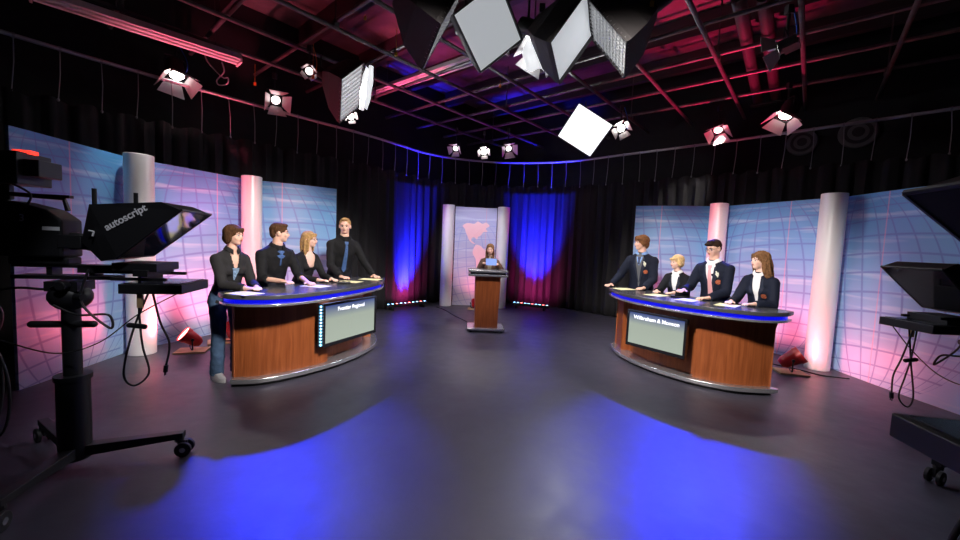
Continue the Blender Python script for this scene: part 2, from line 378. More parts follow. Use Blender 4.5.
# lighting grid : two crossing layers of pipe
for i in range(10):
    a = 1.2+i*0.9
    pipe(uw(a, 0.1, 4.28), uw(a, RS-0.6, 4.28), 0.027, 'pipe', 'grid_pipe', 'thin steel pipe of the upper layer of the lighting grid', 'pipe', 'upper pipes of the lighting grid')
for i in range(11):
    b = 1.0+i*0.9
    pipe(uw(0.1, b, 4.2), uw(RS-0.6, b, 4.2), 0.027, 'pipe', 'grid_pipe', 'thin steel pipe of the lower layer of the lighting grid', 'pipe', 'lower pipes of the lighting grid')
for i in range(5):
    for j in range(6):
        a, b = 1.2+i*1.8, 1.0+j*1.8
        if (i+j) % 2 or (i, j) == (1, 5): continue
        mb = MB(); mb.cyl(uw(a, b, 4.30), uw(a, b, 5.05), 0.010, n=8); mb.box(uw(a, b, 4.245), (0.07, 0.07, 0.10), look((0, 0, 1), U))
        tag(mb.build('grid_hanger', 'pipe'), 'thin rod and clamp hanging the lighting grid from the ceiling', 'hanger', 'hangers of the lighting grid')

# ------------------------------------------------------------------ curtain, rail, ties
path = [(-6.2, 3.2, 0), (-5.35, 4.55, 0), (-4.3, 5.95, 0), (-3.35, 7.05, 0), (-2.55, 7.95, 0), (-1.95, 8.75, 0), (-1.45, 9.45, 0), (-0.75, 9.95, 0), (0.35, 10.2, 0), (1.4, 10.0, 0), (2.25, 9.6, 0), (3.1, 8.8, 0), (4.2, 7.75, 0), (5.3, 6.6, 0), (6.3, 5.5, 0), (7.3, 4.3, 0)]
sp = smooth_path(path, 14)
RZ = 3.68
mb = MB(); mb.tube([p+V((0, 0, RZ)) for p in sp[::3]], 0.024, 10)
tag(mb.build('curtain_rail', 'railm', smooth=50), 'long curved steel rail carrying the black studio curtain', 'rail')
acc = [0.0]
for a, b in zip(sp, sp[1:]): acc.append(acc[-1]+(b-a).length)
def at_len(s):
    for i in range(len(sp)-1):
        if acc[i+1] >= s:
            t = (s-acc[i])/(acc[i+1]-acc[i]); d = (sp[i+1]-sp[i]).normalized(); return sp[i].lerp(sp[i+1], t), d
    return sp[-1].copy(), (sp[-1]-sp[-2]).normalized()
TOT = acc[-1]; TSP = 0.36
CT = 3.10
mb = MB(); rows = []
ns = int(TOT/0.035)
zz = [0.02, 0.3, 0.8, 1.4, 2.0, 2.5, 2.85, 1.0]
for i in range(ns):
    s = i*0.035; p, d = at_len(s); nrm = V((-d.y, d.x, 0))
    ph = s*2*PI/0.24 + 1.5*math.sin(s*1.7)+0.8*math.sin(s*4.1)
    k = abs(((s/TSP) % 1)-0.5)*2      # 1 at tie, 0 between
    top = CT - 0.07*(1-k)**1.5
    row = []
    for j, z in enumerate(zz):
        f = j/7.0
        amp = 0.055*(1-0.5*f)
        off = amp*math.sin(ph+0.5*f)+0.02*math.sin(2.3*ph+f)
        zt = top if j == 7 else z
        row.append(mb.b.verts.new(p + nrm*off + V((0, 0, zt))))
    rows.append(row)
for a, b in zip(rows, rows[1:]):
    for j in range(7): mb.b.faces.new((a[j], b[j], b[j+1], a[j+1]))
cu = mb.build('studio_curtain', 'velour', smooth=80)
sd = cu.modifiers.new('thick', 'SOLIDIFY'); sd.thickness = 0.006
tag(cu, 'tall black velour curtain hanging around the studio in soft folds', 'curtain')
s = 0.1; nt_ = 0
while s < TOT:
    p, d = at_len(s); jx = random.uniform(-0.03, 0.03)
    mb = MB(); top = p+V((0, 0, RZ+0.02)); bot = p+d*jx+V((0, 0, CT-0.02-random.random()*0.04))
    mb.tube([top, top.lerp(bot, 0.5)+d*0.01, bot], 0.0055, 6); mb.ell(bot, (0.014, 0.014, 0.02), n=8, m=6)
    mb.cyl(p-d*0.012+V((0, 0, RZ)), p+d*0.012+V((0, 0, RZ)), 0.031, n=12)
    tag(mb.build('curtain_tie', 'tie'), 'thin pale tie cord hanging the black curtain from the rail', 'tie', 'tie cords along the curtain rail')
    s += TSP

# ------------------------------------------------------------------ set panels and columns
def panel(pts, h, mt, label, z0=0.0, th=0.03):
    sp_ = smooth_path([(x, y, 0) for x, y in pts], 6)
    mb = MB(); uvl = mb.b.loops.layers.uv.new('UVMap')
    acc_ = [0.0]
    for a, b in zip(sp_, sp_[1:]): acc_.append(acc_[-1]+(b-a).length)
    nr = []
    for i in range(len(sp_)):
        d = (sp_[min(i+1, len(sp_)-1)]-sp_[max(i-1, 0)]).normalized(); nr.append(V((-d.y, d.x, 0)))
    def quad(P4, UV4):
        f = mb.face(P4)
        for l, u in zip(f.loops, UV4): l[uvl].uv = u
    for i in range(len(sp_)-1):
        a, b = sp_[i], sp_[i+1]; ua, ub = acc_[i], acc_[i+1]
        ao, bo = a+nr[i]*th, b+nr[i+1]*th; Z0, Z1 = V((0, 0, z0)), V((0, 0, h))
        quad([a+Z0, b+Z0, b+Z1, a+Z1], [(ua, 0), (ub, 0), (ub, h), (ua, h)])
        quad([ao+Z0, ao+Z1, bo+Z1, bo+Z0], [(ua, 0), (ua, h), (ub, h), (ub, 0)])
        quad([a+Z1, b+Z1, bo+Z1, ao+Z1], [(ua, h), (ub, h), (ub, h), (ua, h)])
        quad([a+Z0, ao+Z0, bo+Z0, b+Z0], [(ua, 0), (ua, 0), (ub, 0), (ub, 0)])
    for i in (0, -1):
        a, ao = sp_[i], sp_[i]+nr[i]*th; u = acc_[i]
        quad([a+V((0, 0, z0)), ao+V((0, 0, z0)), ao+V((0, 0, h)), a+V((0, 0, h))], [(u, 0), (u, 0), (u, h), (u, h)])
    bmesh.ops.remove_doubles(mb.b, verts=mb.b.verts[:], dist=1e-4)
    o = mb.build('backdrop_panel', mt, smooth=30)
    return tag(o, label, 'backdrop panel', 'curved backdrop panels of the set')
LO, HI = (0.42, 0.56, 0.82), (0.08, 0.29, 0.62)
ED, LN = (0.12, 0.58, 0.82), (0.12, 0.15, 0.50)
g1 = graphic_mat('globe_graphic', 0.35, 1.15, 1.35, LO, HI, ED, LN)
g2 = graphic_mat('globe_graphic_wide', 0.9, 1.25, 1.35, LO, HI, ED, LN)
g3 = graphic_mat('globe_graphic_left', 0.25, 1.2, 1.5, LO, HI, ED, LN)
g4 = graphic_mat('globe_graphic_pale', 0.55, 1.0, 1.2, (0.58, 0.58, 0.74), (0.40, 0.40, 0.66), ED, (0.25, 0.3, 0.65))
PH = 2.44
panel([(-4.28, 3.52), (-4.33, 4.0), (-4.42, 4.80)], PH, g1, 'curved blue globe-grid backdrop panel behind the left studio camera')
panel([(-4.43, 4.84), (-4.17, 5.5), (-3.85, 6.34)], PH, g2, 'curved globe-grid backdrop panel between the two left silver columns')
panel([(-3.82, 6.37), (-3.15, 6.74), (-2.68, 7.11)], PH, g3, 'curved globe-grid backdrop panel behind the tall man at the left desk')
panel([(3.05, 7.74), (3.6, 7.45), (4.37, 7.19)], PH, g3, 'curved globe-grid backdrop panel behind the right desk, nearest the podium')
panel([(4.42, 7.15), (4.76, 6.3), (5.07, 5.48)], PH, g2, 'curved globe-grid backdrop panel between the two right silver columns')
panel([(5.08, 5.43), (5.05, 4.6), (5.08, 3.62)], PH, g1, 'curved globe-grid backdrop panel behind the right prompter, nearest the camera')
cpn = panel([(-0.66, 9.52), (-0.12, 9.60), (0.36, 9.56)], PH, g4, 'narrow lilac backdrop panel with a pink map behind the podium')
def column(x, y, label, r=0.145, h=2.46):
    mb = MB(); mb.cyl((x, y, 0), (x, y, h), r, n=40)
    return tag(mb.build('column', 'column', smooth=40, bevel=0.006), label, 'column', 'silver columns of the set')
column(-4.21, 4.76, 'thick silver column just behind the left prompter hood')
column(-3.66, 6.15, 'thick silver column behind the man with the blue bow at the left desk')
column(4.24, 6.98, 'thick silver column behind the man in glasses at the right desk')
column(4.84, 5.38, 'thick silver column nearest the right studio camera, right of the red floor lamp')
column(-0.82, 9.42, 'thin-looking distant silver column left of the podium')
column(0.52, 9.44, 'thin-looking distant silver column right of the podium')
# Americas map printed on the centre panel
na = [(-.30, 1.98), (-.20, 2.05), (-.05, 2.04), (.02, 2.10), (.12, 2.05), (.20, 2.08), (.28, 2.0), (.20, 1.93), (.24, 1.86), (.15, 1.84), (.10, 1.76), (.04, 1.72), (.02, 1.65), (-.03, 1.70), (-.09, 1.69), (-.10, 1.62), (-.05, 1.58), (-.02, 1.54), (-.08, 1.56), (-.15, 1.63), (-.19, 1.73), (-.23, 1.82), (-.25, 1.90)]
sa = [(.0, 1.52), (.10, 1.50), (.18, 1.42), (.27, 1.36), (.24, 1.25), (.18, 1.18), (.13, 1.08), (.08, 0.98), (.06, 0.86), (.03, 0.88), (.02, 1.05), (.0, 1.18), (-.06, 1.30), (-.05, 1.42)]
for poly, nm in ((na, 'map_print'), (sa, 'map_print')):
    mb = MB(); pp = [(-0.13+x*1.15, 0, z) for x, z in smooth_path([(x, z, 0) for x, z in poly], 3, True) for z in [z]] if False else None
    pts = [V((p.x*1.15-0.13, 0, p.y)) for p in smooth_path([(x, z, 0) for x, z in poly], 3, True)]
    yc = lambda x: 9.52*((x+.12)*(x-.36))/((-.54)*(-1.02)) + 9.60*((x+.66)*(x-.36))/((.54)*(-.48)) + 9.56*((x+.66)*(x+.12))/((1.02)*(.48))
    mb.hexa([p+V((0, yc(p.x)-.012, 0)) for p in pts], [p+V((0, yc(p.x)+.01, 0)) for p in pts])
    o = mb.build(nm, 'map'); o.parent = cpn

# ------------------------------------------------------------------ desks
def offset_poly(pts, off):
    out = []; n = len(pts)
    for i in range(n):
        d = (V(pts[min(i+1, n-1)])-V(pts[max(i-1, 0)])).normalized(); out.append(V(pts[i])+V((-d.y, d.x, 0))*off)
    return out
def desk(front, slabf, back, side, label):
    """front: plinth front curve, slabf: top front curve (both from near end to far end); side=+1 if the inside lies to the left of travel"""
    root = thing('desk', label, 'desk', (0, 0, 0), 0, 'curved studio desks')
    fr = smooth_path([(x, y, 0) for x, y in front], 8)
    sf = smooth_path([(x, y, 0) for x, y in slabf], 8)
    bk = [V((x, y, 0)) for x, y in back]                 # from far end to near end
    def ring(curve, off, bo=0.0):
        c = offset_poly(curve, off*side)
        return c + [p for p in bk]
    def pr(curve, z0, z1, name, mt, inset=0.0, bevel=0.0, backin=0.0, lab=None):
        c = offset_poly(curve, inset*side)
        cen = sum(bk, V())/len(bk); a, b_ = c[0], c[-1]
        poly = c + [bk[0].lerp(bk[-1], backin), bk[-1].lerp(bk[0], backin)]
        mb = MB(); mb.prism(poly, z0, z1)
        o = mb.build(name, mt, root, smooth=35, bevel=bevel)
        if lab: o['label'] = lab
        return o
    pr(sf, 0.936, 0.980, 'desktop', 'slab', 0, 0.006)
    pr(sf, 0.892, 0.935, 'light_band', 'ledband', 0.05, 0, 0.04, 'glowing blue band under the desktop')
    pr(sf, 0.866, 0.891, 'lower_shelf', 'lip', 0.012, 0.004, 0.02, 'silver-edged shelf below the blue band')
    pr(fr, 0.0, 0.035, 'toe_kick', 'black', 0.05, 0, 0.03)
    pr(fr, 0.036, 0.085, 'plinth', 'lip', 0.0, 0.006, 0, 'silver-edged plinth')
    # body panels: three sections along the curve, the middle one recessed behind the television
    body = offset_poly(fr, 0.085*side); n = len(body)
    return root, body, fr, sf
def body_panel(root, pts, side, th, z0, z1, mt='cherry', name='body_panel'):
    mb = MB(); inner = offset_poly(pts, th*side)
    mb.prism(list(pts)+inner[::-1], z0, z1); return mb.build(name, mt, root, smooth=35)
Lfront = [(-2.47, 3.78), (-2.20, 3.86), (-1.92, 4.12), (-1.64, 4.56), (-1.47, 5.09), (-1.46, 5.50), (-1.58, 5.88)]
Lslab = [(-2.56, 3.74), (-2.40, 3.62), (-2.20, 3.60), (-1.98, 3.68), (-1.78, 3.90), (-1.56, 4.38), (-1.40, 4.95), (-1.36, 5.40), (-1.46, 5.86), (-1.66, 6.12)]
Rfront = [(3.34, 4.20), (3.06, 4.20), (2.79, 4.27), (2.46, 4.52), (2.18, 4.96), (2.05, 5.50), (2.10, 5.98)]
Rslab = [(3.42, 4.14), (3.25, 4.02), (3.02, 3.97), (2.79, 4.02), (2.45, 4.26), (2.17, 4.64), (1.96, 5.12), (1.95, 5.70), (2.06, 6.08), (2.20, 6.18)]
dl, bl, frl, sfl = desk(Lfront, Lslab, [(-1.74, 6.09), (-2.50, 3.84)], 1, 'curved cherry and silver desk on the left with four people in black')
dr, brr, frr, sfr = desk(Rfront, Rslab, [(2.26, 6.12), (3.40, 4.22)], -1, 'curved cherry and silver desk on the right with four people in navy blazers')
def split(body, root, side, i0, i1, endback):
    n = len(body)
    body_panel(root, body[:i0+1], side, 0.03, 0.086, 0.861)
    body_panel(root, offset_poly(body, 0.12*side)[i0:i1+1], side, 0.03, 0.086, 0.861)
    body_panel(root, body[i1:], side, 0.03, 0.086, 0.861)
    # returns into the recess and the end closures
    for i in (i0, i1):
        a = body[i]; b = offset_poly(body, 0.15*side)[i]
        d = (b-a).normalized(); s_ = V((-d.y, d.x, 0))*0.012
        mb = MB(); mb.prism([a-s_, a+s_, b+s_, b-s_], 0.086, 0.861); mb.build('recess_side', 'cherry', root)
    for a, b in ((body[0], endback[0]), (body[-1], endback[1])):
        b = V(b); d = (b-a).normalized(); s_ = V((-d.y, d.x, 0))*0.015
        mb = MB(); mb.prism([a-s_, a+s_, b+s_, b-s_], 0.086, 0.861); mb.build('end_panel', 'cherry', root)
split(bl, dl, 1, 22, 45, ((-2.46, 3.92, 0), (-1.74, 5.96, 0)))
split(brr, dr, -1, 22, 42, ((3.36, 4.34, 0), (2.24, 6.02, 0)))

def screen_mat(name, top, bot):
    m = bpy.data.materials.new(name); m.use_nodes = True; nt = m.node_tree; b = nt.nodes['Principled BSDF']
    uv = N(nt, 'ShaderNodeTexCoord'); sp_ = N(nt, 'ShaderNodeSeparateXYZ'); nt.links.new(uv.outputs['Generated'], sp_.inputs[0])
    r = N(nt, 'ShaderNodeValToRGB'); e = r.color_ramp.elements
    e[0].position = 0.0; e[0].color = (*bot, 1); e[1].position = 1.0; e[1].color = (*top, 1)
    k = e.new(0.62); k.color = (*[0.92*c for c in bot], 1)
    k = e.new(0.86); k.color = (*[0.35*a+0.65*b_ for a, b_ in zip(bot, top)], 1)
    nt.links.new(sp_.outputs[2], r.inputs[0]); nt.links.new(r.outputs[0], b.inputs['Emission Color'])
    b.inputs['Emission Strength'].default_value = 0.75; b.inputs['Base Color'].default_value = (0.02, 0.02, 0.02, 1); b.inputs['Roughness'].default_value = 0.15
    return m
def television(p0, p1, z0, z1, label, txt, smat, led_side):
    """p0 = left edge seen from the front, p1 = right edge"""
    p0, p1 = V(p0), V(p1); d = (p1-p0); wd = d.length; d.normalize(); nrm = d.cross(V((0, 0, 1)))   # towards the viewer
    c = (p0+p1)/2; c.z = 0
    root = thing('television', label, 'television', (c.x, c.y, z0), 0, 'televisions mounted on the desks')
    R = rotcols(d, -nrm, V((0, 0, 1))); H = z1-z0; b = 0.028
    def bx(mb, x, y, z, sx, sy, sz): mb.box(R @ V((x, y, z)), (sx, sy, sz), R)
    mb = MB(); bx(mb, 0, 0.032, H/2, wd-.02, 0.05, H-.02); mb.build('casing', 'bezel', root)
    mb = MB()
    bx(mb, 0, 0, H-b/2, wd, 0.04, b); bx(mb, 0, 0, b*0.7, wd, 0.04, b*1.4)
    bx(mb, -wd/2+b/2, 0, H/2, b, 0.04, H-2.2*b); bx(mb, wd/2-b/2, 0, H/2, b, 0.04, H-2.2*b)
    mb.build('bezel', 'bezel', root, bevel=0.003)
    mb = MB(); bx(mb, 0, -0.004, H/2+b*0.2, wd-2*b, 0.006, H-2.3*b); mb.build('screen', smat, root)
    mb = MB(); bx(mb, 0, 0.10, H/2, 0.2, 0.09, 0.2); mb.build('bracket', 'black', root)
    # text lies in the screen plane
    Rt = rotcols(d, V((0, 0, 1)), nrm)
    text_obj('screen_text', txt, 0.066, 'text', root, mw_from(Rt, R @ V((0, -0.0085, H-0.088))), 0.001, 0.0005)
    if led_side:
        mb = MB()
        for k in range(13): mb.ell(R @ V((-wd/2-0.012, 0.012, 0.03+k*(H-0.06)/12)), 0.0095, n=8, m=6)
        o = mb.build('led_strip', 'ledwhite', root); o['label'] = 'column of glowing blue-white dots'
        mb = MB(); bx(mb, -wd/2-0.014, 0.034, H/2, 0.03, 0.018, H); mb.build('led_backing', 'bezel', root)
    return root
sm = screen_mat('desk_screen', (0.03, 0.07, 0.30), (0.52, 0.60, 0.50))
def twopts(a, b, ya, yb):
    p, q = aty(*a, ya), aty(*b, yb); return V((p.x, p.y, 0)), V((q.x, q.y, 0)), p.z, q.z
a, b, z1_, z2_ = twopts((322, 351), (374.5, 337), 4.28, 5.12)
television(a, b, 0.31, 0.31+0.50, 'flat screen reading Frontier Regional on the front of the left desk', 'Frontier Regional', sm, True)
a, b, z1_, z2_ = twopts((626, 345), (685, 360), 5.02, 4.40)
television(a, b, 0.325, 0.325+0.47, 'flat screen reading Wilbraham & Monson on the front of the right desk', 'Wilbraham & Monson', sm, False)
# unseen area lamps added under the desktops, standing in for the LED bands
lamp('led_band_fill', 'AREA', (-1.55, 4.75, 0.84), (-1.62, 4.8, 0.3), (0.35, 0.5, 1.0), 1.6, 0.9, size_y=0.05)
lamp('led_band_fill', 'AREA', (2.02, 4.85, 0.84), (2.15, 4.95, 0.3), (0.35, 0.5, 1.0), 0.8, 0.9, size_y=0.05)

# papers
def paper(x, y, rz, label):
    mb = MB(); mb.box((0, 0, 0.0015), (0.216, 0.279, 0.0015))
    o = mb.build('paper_sheet', 'paper'); o.location = (x, y, 0.9805); o.rotation_euler = (0, 0, rz)
    return tag(o, label, 'paper', 'answer papers on the desks')

# ------------------------------------------------------------------ podium
def podium():
    root = thing('podium', 'cherry wood podium with silver top and base in the centre of the set', 'podium', (0.14, 6.92, 0), 0.05)
    mb = MB(); mb.prism([(-.33, -.24), (.33, -.24), (.33, .26), (-.33, .26)], 0.03, 0.07); mb.build('base_plate', 'lip', root, bevel=0.008)
    for sx in (-.27, .27):
        for sy in (-.18, .2):
            mb = MB(); mb.cyl((sx, sy, 0), (sx, sy, 0.03), 0.025, n=12); mb.build('foot', 'black', root)
    mb = MB(); mb.hexa([(-.20, -.16, .07), (.20, -.16, .07), (.20, .16, .07), (-.20, .16, .07)], [(-.225, -.17, .99), (.225, -.17, .99), (.225, .18, .99), (-.225, .18, .99)])
    mb.build('cabinet', 'cherry', root, bevel=0.006)
    mb = MB(); mb.prism([(-.35, -.22), (.35, -.22), (.35, .24), (-.35, .24)], 0.99, 1.025); mb.build('lower_shelf', 'lip', root, bevel=0.004)
    mb = MB(); mb.prism([(-.31, -.19), (.31, -.19), (.31, .2), (-.31, .2)], 1.025, 1.06); mb.build('shadow_gap', 'blackgloss', root)
    mb = MB(); mb.prism([(-.35, -.22), (.35, -.22), (.35, .24), (-.35, .24)], 1.06, 1.10); mb.build('top', 'lip', root, bevel=0.005)
    mb = MB(); mb.prism([(-.31, -.18), (.31, -.18), (.31, .2), (-.31, .2)], 1.10, 1.106); mb.build('top_inlay', 'slab', root)
podium()

# ------------------------------------------------------------------ people
def remeshed(mb, voxel, smooth=2, fac=0.5, name='tmp'):
    me = bpy.data.meshes.new(name); bmesh.ops.recalc_face_normals(mb.b, faces=mb.b.faces[:]); mb.b.to_mesh(me); mb.b.free()
    o = bpy.data.objects.new('tmp', me); C.objects.link(o)
    r = o.modifiers.new('r', 'REMESH'); r.mode = 'VOXEL'; r.voxel_size = voxel; r.use_smooth_shade = True
    if smooth:
        s_ = o.modifiers.new('s', 'SMOOTH'); s_.factor = fac; s_.iterations = smooth
    dg = bpy.context.evaluated_depsgraph_get(); out = bpy.data.meshes.new_from_object(o.evaluated_get(dg))
    bpy.data.objects.remove(o); bpy.data.meshes.remove(me)
    return out
def mesh_obj(name, me, m, parent):
    me.name = name; me.materials.clear(); me.materials.append(M[m] if isinstance(m, str) else m)
    o = bpy.data.objects.new(name, me); C.objects.link(o); o.parent = parent; me.shade_smooth(); return o
def wrinkle(me, amp, sc_, stretch=(1, 1, 0.5)):
    nv = len(me.vertices); co = [0.0]*(3*nv); no = [0.0]*(3*nv)
    me.vertices.foreach_get('co', co); me.vertices.foreach_get('normal', no)
    for i in range(0, 3*nv, 3):
        p = V((co[i]*stretch[0], co[i+1]*stretch[1], co[i+2]*stretch[2]))*sc_
        d = amp*noise.noise(p)+amp*0.5*noise.noise(p*2.3)
        co[i] += no[i]*d; co[i+1] += no[i+1]*d; co[i+2] += no[i+2]*d
    me.vertices.foreach_set('co', co); me.update()
def strands(me, amp, R, o, freq=34):
    Ri = R.transposed()
    nv = len(me.vertices); co = [0.0]*(3*nv); no = [0.0]*(3*nv)
    me.vertices.foreach_get('co', co); me.vertices.foreach_get('normal', no)
    for i in range(0, 3*nv, 3):
        l = Ri @ (V(co[i:i+3])-o); a = math.atan2(l.x, -l.y+0.02)
        d = amp*math.sin(a*freq+6*noise.noise(V((l.x*20, l.y*20, l.z*6))))+amp*noise.noise(l*30)
        co[i] += no[i]*d; co[i+1] += no[i+1]*d; co[i+2] += no[i+2]*d
    me.vertices.foreach_set('co', co); me.update()
def bvh_of(me):
    return BVHTree.FromPolygons([v.co.copy() for v in me.vertices], [tuple(p.vertices) for p in me.polygons])
SK = {}
for k, c in dict(fair=(0.74, 0.44, 0.33), pale=(0.79, 0.50, 0.40)).items():
    m_ = mat('skin_'+k, c, 0.5, bump=0.05, bscale=90); m_.node_tree.nodes['Principled BSDF'].inputs['Subsurface Weight'].default_value = 0.08
    m_.node_tree.nodes['Principled BSDF'].inputs['Subsurface Radius'].default_value = (0.02, 0.008, 0.005); SK[k] = m_
def cm(n, c, r=0.75, **k):
    if r >= .6: k.setdefault('spec', 0.15)
    M[n] = mat(n, c, r, **k); return n
cm('shirt_black', (0.012, 0.012, 0.013), 0.8, bump=0.2, bscale=60); cm('shirt_charcoal', (0.022, 0.021, 0.022), 0.8, bump=0.2, bscale=60)
cm('blazer_navy', (0.010, 0.013, 0.026), 0.75, bump=0.15, bscale=90); cm('blazer_black', (0.009, 0.010, 0.013), 0.75, bump=0.15, bscale=90)
cm('lapel_navy', (0.020, 0.025, 0.045), 0.6); cm('jeans_blue', (0.055, 0.095, 0.17), 0.85, bump=0.2, bscale=120, var=0.3, vscale=9); cm('trousers_dark', (0.02, 0.02, 0.025), 0.8)
cm('trousers_khaki', (0.28, 0.24, 0.17), 0.8); cm('shirt_white', (0.80, 0.80, 0.80), 0.7); cm('shirt_blue', (0.20, 0.36, 0.68), 0.7); cm('sweater_grey', (0.12, 0.125, 0.135), 0.9, bump=0.3, bscale=150)
cm('tie_blue', (0.05, 0.11, 0.27), 0.5, var=0.4, vscale=60); cm('tie_pink', (0.75, 0.36, 0.38), 0.5); cm('tie_navy', (0.02, 0.03, 0.09), 0.5); cm('top_blue', (0.20, 0.30, 0.42), 0.7, var=0.6, vscale=70)
cm('badge_orange', (0.42, 0.12, 0.06), 0.6, var=0.5, vscale=90); cm('flower_white', (0.85, 0.84, 0.70), 0.6); cm('leaf_green', (0.1, 0.25, 0.06), 0.6); cm('jacket_brown', (0.10, 0.055, 0.038), 0.8, bump=0.2, bscale=60)
cm('card_blue', (0.10, 0.22, 0.62), 0.5); cm('lip_pink', (0.42, 0.12, 0.10), 0.45); cm('eye_white', (0.55, 0.53, 0.52), 0.3); cm('iris_dark', (0.04, 0.03, 0.02), 0.15); cm('shoe_dark', (0.03, 0.03, 0.035), 0.4); cm('shoe_grey', (0.35, 0.35, 0.37), 0.5)
cm('frame_dark', (0.03, 0.02, 0.02), 0.3); cm('lens', (0.5, 0.5, 0.5), 0.1); cm('button', (0.5, 0.45, 0.3), 0.3, metal=0.5)
HC = dict(brown=(0.075, 0.036, 0.018), darkbrown=(0.028, 0.016, 0.011), blond=(0.42, 0.25, 0.10), shortblond=(0.36, 0.21, 0.09), blondpale=(0.62, 0.42, 0.20), chestnut=(0.15, 0.065, 0.028), wavy=(0.17, 0.085, 0.04))
for k, c in HC.items(): M['hair_'+k] = mat('hair_'+k, c, 0.75, spec=0.05, var=0.35, vscale=40)

